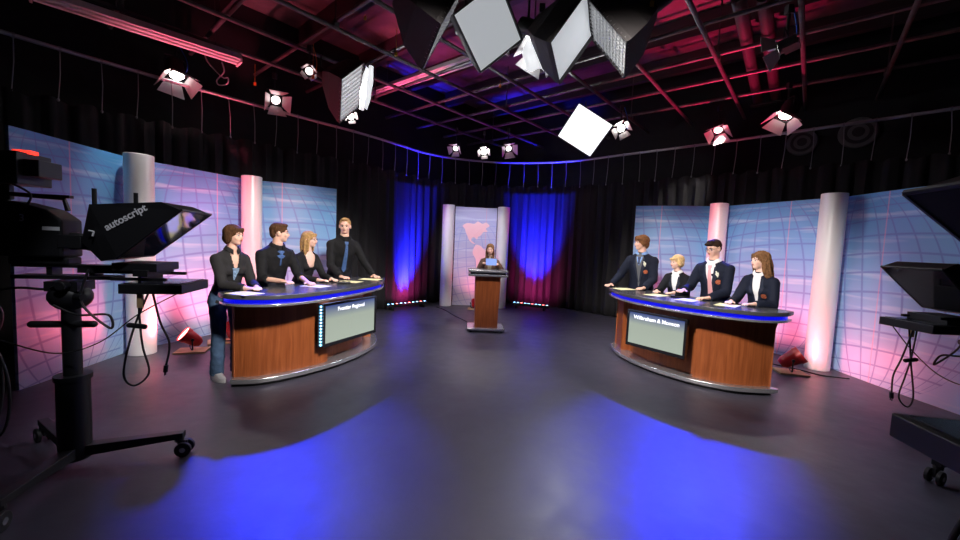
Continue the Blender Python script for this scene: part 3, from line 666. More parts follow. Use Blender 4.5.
def human(label, loc, fwd, H, sex, skin, hairc, hair, headdir, hands, top, lean=12, headpitch=0, brow=None, glasses=False, shoes='shoe_dark', wave=0, hiplean=0):
    s = H/1.75; f2 = V((fwd[0], fwd[1], 0)).normalized()
    rz = math.atan2(-f2.x, f2.y)
    root = thing('person', label, 'person', (loc[0], loc[1], 0), rz)
    Lz = Matrix.Rotation(-rz, 3, 'Z')
    def loc_of(wx, wy, wz): return Lz @ V((wx-loc[0], wy-loc[1], wz))
    ln = math.radians(lean)
    P = V((0, -math.sin(ln)*0.16*s, 0.93*s)); D = V((0, math.sin(ln), math.cos(ln))); PP = V((0, math.cos(ln), -math.sin(ln))); X = V((1, 0, 0))
    fem = sex == 'f'
    assert len(hands) == 2
    rings = [(-.13, .13, .09), (-.06, .158, .105), (0, .160, .108), (.12, .140, .098), (.22, .148, .104), (.33, .168, .112), (.41, .168, .102), (.455, .138, .088), (.495, .092, .070), (.525, .064, .058), (.56, .054, .054)]
    if fem: rings = [(-.13, .13, .095), (-.06, .165, .112), (0, .160, .108), (.13, .118, .088), (.22, .128, .094), (.32, .148, .105), (.40, .150, .094), (.445, .120, .080), (.485, .078, .062), (.515, .054, .052), (.55, .047, .049)]
    def ringpts(t, hw, hd, off=0, n=28):
        return [P + D*(t*s) + X*((hw*s+off)*math.cos(a)) + PP*((hd*s+off)*math.sin(a)) for a in [2*PI*i/n for i in range(n)]]
    SHW = (.142 if fem else .166)*s
    sh = {k: P + D*(.405*s) + X*(k*SHW) for k in (-1, 1)}
    neckb = P + D*(.49*s)
    # head frame
    hd = V((headdir[0], headdir[1], 0)).normalized(); hl = (Lz @ hd).normalized(); hp = math.radians(headpitch)
    hf = (hl*math.cos(hp)+V((0, 0, math.sin(hp)))).normalized(); hr = hl.cross(V((0, 0, 1))).normalized(); hu = hr.cross(hf).normalized()
    RH = rotcols(hr, hf, hu); sk = 0.97*s**0.6*(0.96 if fem else 1.0)
    HCn = P + D*(.545*s) + V((0, 0.010, 0.120*s)) + hl*0.014
    def hp_(x, y, z): return HCn + RH @ V((x*sk, y*sk, z*sk))
    # arms
    arms = {}
    for k in (-1, 1):
        hx, hy, hz, dx_, dy_ = hands[k]
        Wp = V((hx, hy, hz)); a, b = .285*s, .255*s; S = sh[k]; d = Wp-S; L = d.length
        if L > (a+b)*0.995: a *= L/((a+b)*0.995); b = L/0.995-a
        x = (a*a-b*b+L*L)/(2*L); h = math.sqrt(max(a*a-x*x, 0)); dn = d.normalized()
        hint = V((k*0.38, -0.70, -0.50)); hint = (hint-dn*hint.dot(dn)).normalized()
        fd = V((dx_, dy_, 0)).normalized()
        arms[k] = (S, S+dn*x+hint*h, Wp, fd)
    mb = MB()
    mb.loft([ringpts(*r, off=-0.002) for r in rings])
    mb.cap(neckb, hp_(0, -.018, -.05), .055*s*(0.86 if fem else 1), .052*s*(0.86 if fem else 1))
    # head
    mb.ell(hp_(0, -.012, .025), (.074*sk, .094*sk, .086*sk), RH, 20, 12)
    mb.ell(hp_(0, .022, -.028), (.060*sk, .066*sk, .080*sk), RH, 18, 12)
    mb.ell(hp_(0, .045, -.083), (.034*sk, .036*sk, .026*sk), RH)
    mb.ell(hp_(0, .010, -.062), (.054*sk, .050*sk, .036*sk), RH)
    mb.ell(hp_(0, .070, .020), (.052*sk, .018*sk, .013*sk), RH)
    mb.cap(hp_(0, .082, .004), hp_(0, .102, -.028), .009*sk, .012*sk, 10); mb.ell(hp_(0, .093, -.033), (.017*sk, .012*sk, .009*sk), RH)
    for k in (-1, 1):
        mb.ell(hp_(k*.038, .060, -.030), (.022*sk, .020*sk, .020*sk), RH)
        mb.ell(hp_(k*.075, -.008, -.010), (.010*sk, .019*sk, .031*sk), RH)
    mb.ell(hp_(0, .083, -.054), (.022*sk, .010*sk, .010*sk), RH)
    hs = s*(0.93 if fem else 1.0)
    for k in (-1, 1):
        S, E_, Wp, fd = arms[k]
        mb.cap(S, E_, .044*s, .036*s); mb.cap(E_, Wp, .036*s, .025*s)
        nz = V((0, 0, 1)); sd_ = fd.cross(nz).normalized()   # right of finger direction
        pc = Wp + fd*.045*hs - nz*.004
        Rp = rotcols(sd_, fd, nz)
        mb.ell(pc, (.040*hs, .052*hs, .017*hs), Rp, 14, 8); mb.cap(Wp, pc, .024*hs, .020*hs)
        for q, (ox, Lf, sp__) in enumerate(((-.030, .066, -.10), (-.010, .076, -.03), (.011, .071, .04), (.031, .056, .12))):
            if k == 1: ox_, sp_ = ox, sp__
            else: ox_, sp_ = -ox, -sp__
            b0 = Wp + fd*.080*hs + sd_*ox_*hs - nz*.002
            dr_ = (fd + sd_*sp_).normalized()
            p1 = b0 + (dr_*.42 + nz*.05)*Lf*hs; p2 = p1 + (dr_*.33 - nz*.13)*Lf*hs; p3 = p2 + (dr_*.16 - nz*.16)*Lf*hs
            mb.cap(Wp+fd*.05*hs+sd_*ox_*.8*hs, b0, .010*hs, .0100*hs, 8); mb.cap(b0, p1, .0100*hs, .0092*hs, 8); mb.cap(p1, p2, .0092*hs, .0086*hs, 8); mb.cap(p2, p3, .0086*hs, .0078*hs, 8)
        i_ = -k                               # thumb side points to the body's midline
        tb = Wp + fd*.020*hs + sd_*i_*.022*hs - nz*.004
        t1 = tb + (fd*.6 + sd_*i_*.7)*.042*hs; t2 = t1 + (fd*.85+sd_*i_*.35 - nz*.15)*.034*hs
        mb.cap(tb, t1, .013*hs, .0115*hs, 10); mb.cap(t1, t2, .0112*hs, .009*hs, 10)
    # legs
    hips = {}
    for k in (-1, 1):
        hp0 = P + X*(k*.088*s) - D*(.04*s); kn = V((k*.100*s, 0.012*s-0.01, .49*s)); an = V((k*.105*s, -.035*s, .085*s))
        hips[k] = (hp0, kn, an)
        mb.cap(hp0, kn, .075*s, .052*s); mb.cap(kn, an, .050*s, .034*s)
        mb.ell(an+V((0, .05*s, -.05*s)), (.038*s, .105*s, .032*s))
    body = mesh_obj('body', remeshed(mb, 0.0068, 2, 0.5), SK[skin], root)
    # eyes, brows, mouth
    for k in (-1, 1):
        mb = MB(); mb.ell(hp_(k*.029, .0755, .000), (.0135*sk, .010*sk, .0085*sk), RH, 12, 8); e = mb.build('eye', 'eye_white', root, smooth=80)
        mb = MB(); mb.ell(hp_(k*.029, .0835, .000), (.0080*sk, .0034*sk, .0076*sk), RH, 10, 6); mb.build('iris', 'iris_dark', e, smooth=80)
        mb = MB(); mb.tube([hp_(k*.014, .090, .019), hp_(k*.030, .0885, .024), hp_(k*.046, .078, .018)], [.0038*sk, .0042*sk, .0024*sk], 6)
        mb.build('eyebrow', 'hair_'+(brow or hairc), root, smooth=80)
    mb = MB(); mb.ell(hp_(0, .091, -.0515), (.019*sk, .0065*sk, .0035*sk), RH, 12, 6); mb.ell(hp_(0, .090, -.0585), (.016*sk, .0065*sk, .0042*sk), RH, 12, 6)
    mb.build('lips', 'lip_pink', root, smooth=80)
    if glasses:
        g = MB()
        for k in (-1, 1):
            g.tube([hp_(k*.031+.021*math.cos(t), .101-.012*abs(math.cos(t))*(1 if math.cos(t)*k > 0 else .2), .000+.015*math.sin(t)) for t in [2*PI*i/16 for i in range(17)]], .0019*sk, 6)
            g.tube([hp_(k*.052, .090, .004), hp_(k*.074, .04, .006), hp_(k*.080, -.01, .002)], .0018*sk, 6)
        g.tube([hp_(-.011, .102, .003), hp_(.011, .102, .003)], .0018*sk, 6)
        g.build('glasses', 'frame_dark', root, smooth=80)
    # hair
    mb = MB()
    for h_ in hair:
        if h_[0] == 'e': mb.ell(hp_(*h_[1]), tuple(q*sk for q in h_[2]), RH, 18, 12)
        else: mb.cap(hp_(*h_[1]), hp_(*h_[2]), h_[3]*sk, h_[4]*sk)
    hm = remeshed(mb, 0.0065, 3, 0.5); strands(hm, 0.0022 if not wave else 0.004, RH, HCn, 34 if not wave else 22)
    mesh_obj('hair', hm, 'hair_'+hairc, root)
    # legs clothing
    tm = top.get('legs', 'trousers_dark'); mb = MB()
    o_ = .014
    mb.loft([ringpts(t, hw, hd_, off=o_) for t, hw, hd_ in rings[:4]])
    for k in (-1, 1):
        a_, b_, c_ = hips[k]
        mb.cap(a_, b_, .075*s+o_, .054*s+o_); mb.cyl(b_, c_ - V((0, 0, .03*s)), .056*s+o_, .050*s+o_, 18); mb.ell(b_, .055*s+o_)
    tmesh = remeshed(mb, 0.011, 3); wrinkle(tmesh, 0.006, 14, (1, 1, 1.4)); mesh_obj('trousers', tmesh, tm, root)
    for k in (-1, 1):
        an = hips[k][2]; mb = MB(); z0 = 0
        mb.loft([[V((an.x + k*.006 + .045*s*math.cos(t)*(1 if math.sin(t) < 0 else .92), an.y + .045*s + .135*s*math.sin(t), z)) for t in [2*PI*i/18 for i in range(18)]] for z in (0.0, 0.022, 0.045)] +
                [[V((an.x + k*.006 + .036*s*math.cos(t), an.y + .012*s + .085*s*math.sin(t), 0.085*s)) for t in [2*PI*i/18 for i in range(18)]]])
        mb.build('shoe', shoes, root, smooth=60, bevel=0.004)
    # top garment
    off = top.get('off', .013); hem = top.get('hem', -.10); mb = MB()
    rr = [r for r in rings if r[0] > hem and r[0] < .50]
    hw0, hd0 = rings[1][1], rings[1][2]
    gr = [(hem, hw0+top.get('flare', 0), hd0+top.get('flare', 0))]+rr
    mb.loft([ringpts(t, hw, hd_, off=off) for t, hw, hd_ in gr] + [ringpts(.515, .070, .062, off=off*.5), ringpts(.535, .062 if not fem else .054, .060 if not fem else .052, off=off*.4)])
    if fem:
        for k in (-1, 1): mb.ell(P + D*(.30*s)+X*(k*.062*s)+PP*(.070*s), .056*s+off*.6)
    tb_ = MB(); tb_.b = mb.b.copy()
    bv = bvh_of(remeshed(tb_, 0.0095, 3))
    for k in (-1, 1):
        mb.cap(P+D*(.47*s)+X*(k*.035*s), sh[k]+D*(.006*s)-X*(k*.02*s), .040*s+off*.7, .050*s+off*.7)
        S, E_, Wp, fd = arms[k]; end = top.get('sleeve', 1.0)
        mb.ell(S, .052*s+off*.7); mb.cap(S, E_, .048*s+off, .038*s+off)
        q = E_.lerp(Wp, 0.96 if end >= 1 else end); mb.cyl(E_, q, .038*s+off, .029*s+off*.9 if end >= 1 else .036*s+off, 18)
        if end < 1: mb.cyl(q-(q-E_).normalized()*.03, q+(q-E_).normalized()*.01, .040*s+off, .040*s+off, 18)
    gm = remeshed(mb, 0.0085, 3); wrinkle(gm, top.get('wr', 0.005), 11, (1, 1, 0.8))
    def surf(x, t, lift=0.0):
        o0 = P + D*(t*s) + X*(x*s)
        h = bv.ray_cast(o0 + PP*0.6, -PP)
        if h[0] is None: return o0+PP*(.11*s+off+lift)
        return h[0] + PP*lift
    def patch(name, m_, rowsx, lift, th=.004, ncol=8, lab=None):
        """rowsx: list of (t, xl, xr) from bottom to top"""
        rows_ = []
        for (t0, a0, b0), (t1, a1, b1) in zip(rowsx, rowsx[1:]):
            k_ = max(1, int(abs(t1-t0)/0.012))
            for i in range(k_): g = i/k_; rows_.append((t0+(t1-t0)*g, a0+(a1-a0)*g, b0+(b1-b0)*g))
        rows_.append(rowsx[-1])
        mb = MB(); fr_, bk_ = [], []
        for t, xl, xr in rows_:
            xs = [xl+(xr-xl)*i/ncol for i in range(ncol+1)]
            pts_ = [surf(x, t, lift) for x in xs]
            fr_.append([mb.b.verts.new(p) for p in pts_]); bk_.append([mb.b.verts.new(p-PP*(th+lift)) for p in pts_])
        R_, K = len(rows_), ncol+1
        for i in range(R_-1):
            for j in range(K-1):
                mb.b.faces.new((fr_[i][j], fr_[i][j+1], fr_[i+1][j+1], fr_[i+1][j])); mb.b.faces.new((bk_[i][j], bk_[i+1][j], bk_[i+1][j+1], bk_[i][j+1]))
        for i in range(R_-1):
            mb.b.faces.new((fr_[i][0], fr_[i+1][0], bk_[i+1][0], bk_[i][0])); mb.b.faces.new((fr_[i][-1], bk_[i][-1], bk_[i+1][-1], fr_[i+1][-1]))
        for j in range(K-1):
            mb.b.faces.new((fr_[0][j], bk_[0][j], bk_[0][j+1], fr_[0][j+1])); mb.b.faces.new((fr_[-1][j], fr_[-1][j+1], bk_[-1][j+1], bk_[-1][j]))
        o = mb.build(name, m_, root, smooth=50)
        if lab: o['label'] = lab
        return o
    # neckline cut
    cut = top.get('cut')
    g = bmesh.new(); g.from_mesh(gm)
    if cut:
        t0, wtop = cut
        dead = []
        for fc in g.faces:
            c = fc.calc_center_median()-P; t = c.dot(D)/s; x = abs(c.x)/s; y = c.dot(PP)
            if y > 0 and t > t0 and x < wtop*((t-t0)/(.49-t0))**top.get('cutp', 1.0): dead.append(fc)
        bmesh.ops.delete(g, geom=dead, context='FACES')
    gm2 = bpy.data.meshes.new('g'); g.to_mesh(gm2); g.free()
    mesh_obj(top['name'], gm2, top['mat'], root)
    for pt in top.get('patches', []): patch(*pt)
    # collar
    if top.get('collar'):
        cmn = top['collar']; mb = MB(); n = 26; R1 = []; nk = .052 if fem else .060
        def cring(rad, zz_, drop):
            out = []
            for i in range(n+1):
                t = PI/2 + 0.30 + (2*PI-0.60)*i/n; fr_ = max(0, math.sin(t))**4
                out.append(neckb + D*((zz_+.012-drop*fr_)*s) + X*(rad*s*math.cos(t)*1.04) + PP*((rad+.010*fr_)*s*math.sin(t)+.002))
            return out
        A1 = [cring(nk+.002, .044, .024), cring(nk+.008, .046, .026), cring(nk+.026, .010, .040), cring(nk+.022, .004, .040), cring(nk+.004, .026, .024)]
        vr = [[mb.b.verts.new(p) for p in r] for r in A1]
        for a_, b_ in zip(vr, vr[1:]+vr[:1]):
            for i in range(n): mb.b.faces.new((a_[i], a_[i+1], b_[i+1], b_[i]))
        mb.b.faces.new([r[0] for r in vr]); mb.b.faces.new([r[-1] for r in vr][::-1])
        mb.build('collar', cmn, root, smooth=60)
    for bx_ in top.get('badge', []):
        x, t, r_, m_ = bx_; mb = MB(); n = 20; x += .014
        ring_ = [surf(x+r_/s*math.cos(a), t+r_*1.05/s*math.sin(a), .004) for a in [2*PI*i/n for i in range(n)]]
        ctr_ = surf(x, t, .008); vv = [mb.b.verts.new(p) for p in ring_]; vb = [mb.b.verts.new(p-PP*.008) for p in ring_]; c1 = mb.b.verts.new(ctr_); c2 = mb.b.verts.new(ctr_-PP*.012)
        for i in range(n):
            j = (i+1) % n; mb.b.faces.new((c1, vv[i], vv[j])); mb.b.faces.new((c2, vb[j], vb[i])); mb.b.faces.new((vv[i], vb[i], vb[j], vv[j]))
        mb.build('crest_badge', m_, root)
    for x, t in top.get('flower', []):
        c = surf(x, t, .008); mb = MB()
        for i in range(5): mb.ell(c + X*(.013*math.cos(i*1.257)) + D*(.016*math.sin(i*1.257)), (.011, .008, .012), n=8, m=6)
        mb.ell(c+D*.03+X*.01, .009, n=8, m=6); mb.ell(c-D*.032-X*.006, .008, n=8, m=6); mb.build('boutonniere', 'flower_white', root, smooth=80)
        mb = MB(); mb.tube([c+D*.03, c-D*.05], .003, 6); mb.build('stem', 'leaf_green', root)
    return root, loc_of

# hair shapes, in head units
SHORT = [('e', (0, -.016, .038), (.082, .098, .086)), ('e', (0, .045, .088), (.058, .045, .028)), ('e', (0, -.062, -.005), (.066, .048, .068)), ('c', (.070, .012, .03), (.071, .014, .002), .011, .008), ('c', (-.070, .012, .03), (-.071, .014, .002), .011, .008)]
CROP = [('e', (0, -.018, .036), (.079, .094, .082)), ('e', (0, .040, .092), (.050, .045, .024)), ('e', (0, -.060, -.005), (.062, .042, .060))]
SHAG = [('e', (0, -.018, .040), (.090, .104, .090)), ('e', (.02, .056, .075), (.060, .040, .034)), ('e', (0, -.062, -.015), (.078, .052, .075)), ('e', (.074, .0, .0), (.020, .040, .050)), ('e', (-.074, .0, .0), (.020, .040, .050)), ('c', (-.05, .07, .06), (.05, .078, .045), .022, .016)]
BOB = [('e', (0, -.020, .038), (.090, .104, .090)), ('e', (0, -.060, -.030), (.084, .058, .080)), ('e', (.078, -.012, -.02), (.024, .050, .075)), ('e', (-.078, -.012, -.02), (.024, .050, .075)), ('c', (-.050, .058, .070), (.045, .064, .070), .024, .020), ('c', (.05, .060, .062), (.074, .034, .02), .018, .012), ('c', (-.05, .060, .062), (-.074, .034, .02), .018, .012)]
FBOB = [('e', (0, -.020, .040), (.090, .104, .090)), ('e', (0, -.055, -.020), (.084, .056, .068)), ('e', (.078, -.006, -.01), (.022, .048, .060)), ('e', (-.078, -.006, -.01), (.022, .048, .060)), ('c', (-.045, .074, .052), (.050, .080, .050), .021, .016)]
LONG = [('e', (0, -.020, .038), (.088, .102, .090)), ('c', (0, -.07, -.02), (0, -.085, -.17), .068, .050), ('c', (.062, -.035, -.02), (.074, -.030, -.20), .034, .022), ('c', (-.062, -.035, -.02), (-.074, -.030, -.20), .034, .022), ('c', (.035, .066, .070), (.077, .020, .0), .022, .018), ('c', (-.035, .066, .070), (-.077, .020, .0), .022, .018), ('c', (.077, .018, .0), (.085, .010, -.16), .020, .018), ('c', (-.077, .018, .0), (-.085, .010, -.16), .020, .018)]
HLONG = [('e', (0, -.022, .042), (.086, .100, .088)), ('c', (0, -.07, -.02), (0, -.085, -.17), .064, .050), ('c', (.066, -.035, -.02), (.076, -.020, -.20), .030, .022), ('c', (-.066, -.035, -.02), (-.076, -.020, -.20), .030, .022), ('c', (.030, .055, .090), (.080, .005, .01), .018, .013), ('c', (-.030, .055, .090), (-.080, .005, .01), .018, .013), ('c', (.080, .003, .0), (.084, .015, -.18), .013, .018), ('c', (-.080, .003, .0), (-.084, .015, -.18), .013, .018)]
WAVY = [('e', (0, -.024, .040), (.092, .108, .092)), ('c', (0, -.08, -.02), (0, -.125, -.16), .078, .066), ('c', (.064, -.045, -.02), (.085, -.06, -.19), .042, .040), ('c', (-.064, -.045, -.02), (-.085, -.06, -.19), .042, .040), ('c', (.035, .066, .070), (.080, .018, .0), .022, .020), ('c', (-.035, .066, .070), (-.080, .018, .0), .022, .020), ('c', (.082, .005, -.02), (.088, -.02, -.15), .026, .030), ('c', (-.082, .005, -.02), (-.088, -.02, -.15), .026, .030), ('e', (.05, -.10, -.20), (.05, .045, .04)), ('e', (-.05, -.11, -.19), (.05, .045, .04))]

def V_front(m_, wtop=.050, bot=.10, name='shirt_front'): return (name, m_, [(bot, -.006, .006), (.36, -wtop, wtop), (.47, -wtop*1.05, wtop*1.05), (.525, -.035, .035)], .003)
def tie(m_, bot=.02): return ('tie', m_, [(bot, -.002, .002), (bot+.035, -.030, .030), (.40, -.018, .018), (.435, -.013, .013), (.45, -.021, .021), (.478, -.024, .024)], .010, .004, 4)
def lapels(m_, w=.055, bot=.10):
    return [('lapel', m_, [(bot, .002*sg, .010*sg), (.30, (.028)*sg, (.062)*sg), (.36, (.040)*sg, (.085)*sg), (.375, .042*sg, .072*sg), (.46, .050*sg, .066*sg)], .007, .004, 4) for sg in (-1, 1)]
BL = dict(name='blazer', mat='blazer_navy', off=.022, hem=-.14, flare=.01, wr=.006)

TZ = 1.003
# left desk, near to far : back edge from (-2.66,3.86) to (-1.80,6.12)
human('woman with short brown bob in charcoal shirt and jeans at the left desk end', (-2.67, 4.07), (.80, -.45), 1.70, 'f', 'fair', 'brown', BOB, (1, -.12),
      {1: (.03, .37, TZ+.012, -.5, 1), -1: (-.09, .36, TZ+.010, .45, 1)},
      dict(name='shirt', mat='shirt_charcoal', off=.012, hem=-.10, legs='jeans_blue', cut=(.26, .048), collar='shirt_charcoal', wr=.006,
           patches=[('camisole', 'top_blue', [(.20, -.006, .006), (.28, -.024, .024), (.335, -.034, .034)], .003)]), lean=12, shoes='shoe_grey')
human('young man with rolled sleeves and blue bow at his collar, facing away', (-2.50, 4.62), (.78, -.50), 1.77, 'm', 'fair', 'brown', SHORT, (.85, .45),
      {1: (.10, .38, TZ+.040, -.2, 1), -1: (-.20, .40, TZ+.010, .15, 1)},
      dict(name='shirt', mat='shirt_black', off=.014, hem=-.10, sleeve=.30, collar='shirt_black', wr=.008,
           patches=[('neck_bow', 'tie_blue', [(.40, -.020, .020), (.425, -.045, .045), (.44, -.012, .012), (.45, -.012, .012), (.470, -.042, .042), (.480, -.03, .03)], .014, .006, 4), ('neck_bow_tail', 'tie_blue', [(.31, -.008, .004), (.41, -.010, .008)], .008, .004, 3)]), lean=17)
human('girl with long blonde hair and glasses in scoop-neck black top', (-2.36, 5.14), (.85, -.40), 1.68, 'f', 'pale', 'blond', LONG, (1, .02),
      {1: (.12, .40, TZ+.010, -.4, 1), -1: (-.08, .42, TZ+.010, .3, 1)},
      dict(name='top', mat='shirt_black', off=.009, hem=-.10, cut=(.30, .085), cutp=.35, wr=.004), lean=12, glasses=True)
human('tall young man with short blond hair, black shirt and blue tie', (-2.10, 5.80), (.62, -.70), 1.93, 'm', 'fair', 'shortblond', CROP, (.25, -1),
      {1: (.16, .40, TZ+.010, -.2, 1), -1: (-.34, .40, TZ+.010, .1, 1)},
      dict(name='shirt', mat='shirt_black', off=.014, hem=-.10, collar='shirt_black', wr=.008, patches=[tie('tie_blue', .06)]), lean=16, headpitch=-6)
# right desk, far to near : back edge from (2.34,6.16) to (3.46,4.26)
human('tall boy with shaggy brown hair, blue shirt and grey sweater under navy blazer', (2.54, 6.04), (-.62, -.75), 1.85, 'm', 'fair', 'chestnut', SHAG, (-1, -.05),
      {1: (.34, .34, TZ+.010, .1, 1), -1: (-.16, .38, TZ+.010, .2, 1)},
      dict(BL, collar='shirt_blue', patches=[V_front('sweater_grey', .050, .04, 'sweater'), ('shirt_front', 'shirt_blue', [(.36, -.006, .006), (.44, -.035, .035), (.475, -.04, .04)], .006), ('tie', 'tie_navy', [(.37, -.012, .012), (.43, -.012, .012), (.455, -.020, .020), (.475, -.02, .02)], .012, .004, 4)]+lapels('lapel_navy'),
           badge=[(-.105, .26, .030, 'badge_orange')], flower=[(-.078, .38)]), lean=8)
human('woman with short blonde hair and white blouse under black blazer', (2.86, 5.52), (-.72, -.62), 1.57, 'f', 'pale', 'blondpale', FBOB, (-1, -.2),
      {1: (.12, .40, TZ+.010, -.3, 1), -1: (-.10, .38, TZ+.010, .3, 1)},
      dict(BL, mat='blazer_black', off=.018, collar='shirt_white', patches=[V_front('shirt_white', .056, .02, 'blouse')]+lapels('lapel_navy'), badge=[(-.088, .25, .027, 'badge_orange')]), lean=12)
human('boy with dark hair, glasses and pink tie under navy blazer', (3.10, 5.05), (-.78, -.55), 1.81, 'm', 'fair', 'darkbrown', CROP+[('c', (-.03, .075, .070), (.04, .078, .066), .022, .018)], (-.95, -.35),
      {1: (.22, .36, TZ+.070, -.1, 1), -1: (-.10, .38, TZ+.010, .4, 1)},
      dict(BL, collar='shirt_white', patches=[V_front('shirt_white', .052, .04), tie('tie_pink', .03)]+lapels('lapel_navy'), badge=[(-.105, .27, .030, 'badge_orange')], flower=[(-.085, .375)]), lean=14, headpitch=-14, glasses=True)
human('girl with long wavy brown hair in navy blazer at the right desk end', (3.39, 4.60), (-.80, -.48), 1.67, 'f', 'pale', 'wavy', WAVY, (-1, -.05),
      {1: (.14, .40, TZ+.010, -.2, 1), -1: (-.08, .34, TZ+.010, .5, 1)},
      dict(BL, off=.018, collar='shirt_white', patches=[V_front('shirt_white', .040, .06)]+lapels('lapel_navy'), badge=[(-.092, .25, .030, 'badge_orange')]), lean=14, wave=1)
# host
hst, hl_ = human('woman with long light brown hair and brown jacket holding a blue card', (0.18, 7.42), (-.02, -1), 1.60, 'f', 'fair', 'wavy', HLONG, (-.10, -1),
      {1: (.11, .26, 1.20, -.75, .5), -1: (-.14, .26, 1.19, .75, .5)},
      dict(name='jacket', mat='jacket_brown', off=.016, hem=-.12, collar='jacket_brown', patches=[V_front('trousers_khaki', .045, .05, 'blouse')]), lean=6, headpitch=-5)
mb = MB(); mb.box((0, 0, 0), (0.20, 0.004, 0.13), Matrix.Rotation(math.radians(-25), 3, 'X'))
o = mb.build('question_card', 'card_blue'); o.location = (0.20, 7.035, 1.235); tag(o, 'blue question card held over the podium by the host', 'card')
# papers in front of the people
for x, y, a, l in [(-2.28, 3.72, 1.2, 'cream paper sheet by the hands of the woman in jeans'), (-1.92, 4.50, 1.3, 'cream paper sheet before the man with the blue bow'),
                   (-1.72, 5.10, 1.4, 'cream paper sheet before the girl with long blonde hair'), (-1.57, 5.52, 1.5, 'cream paper sheet before the tall blond man'),
                   (2.16, 5.72, -1.2, 'cream paper sheet before the boy in the grey sweater'), (2.36, 5.10, -1.0, 'cream paper sheet before the woman in the white blouse'),
                   (2.58, 4.72, -.9, 'cream paper sheet before the boy with the pink tie'), (2.86, 4.40, -.8, 'cream paper sheet before the girl with wavy hair')]:
    paper(x, y, a, l)
for x, y, a, l in [(-1.72, 4.86, .4, 'flat black answer buzzer on the left desk'), (2.56, 4.95, -.4, 'flat black answer buzzer on the right desk')]:
    root = thing('answer_buzzer', l, 'buzzer', (x, y, .9805), a)
    mb = MB(); mb.box((0, 0, .012), (.16, .11, .024)); mb.build('casing', 'blackgloss', root, bevel=.004)
    mb = MB(); mb.cyl((0, 0, .024), (0, 0, .032), .022); mb.build('button', 'bezel', root)

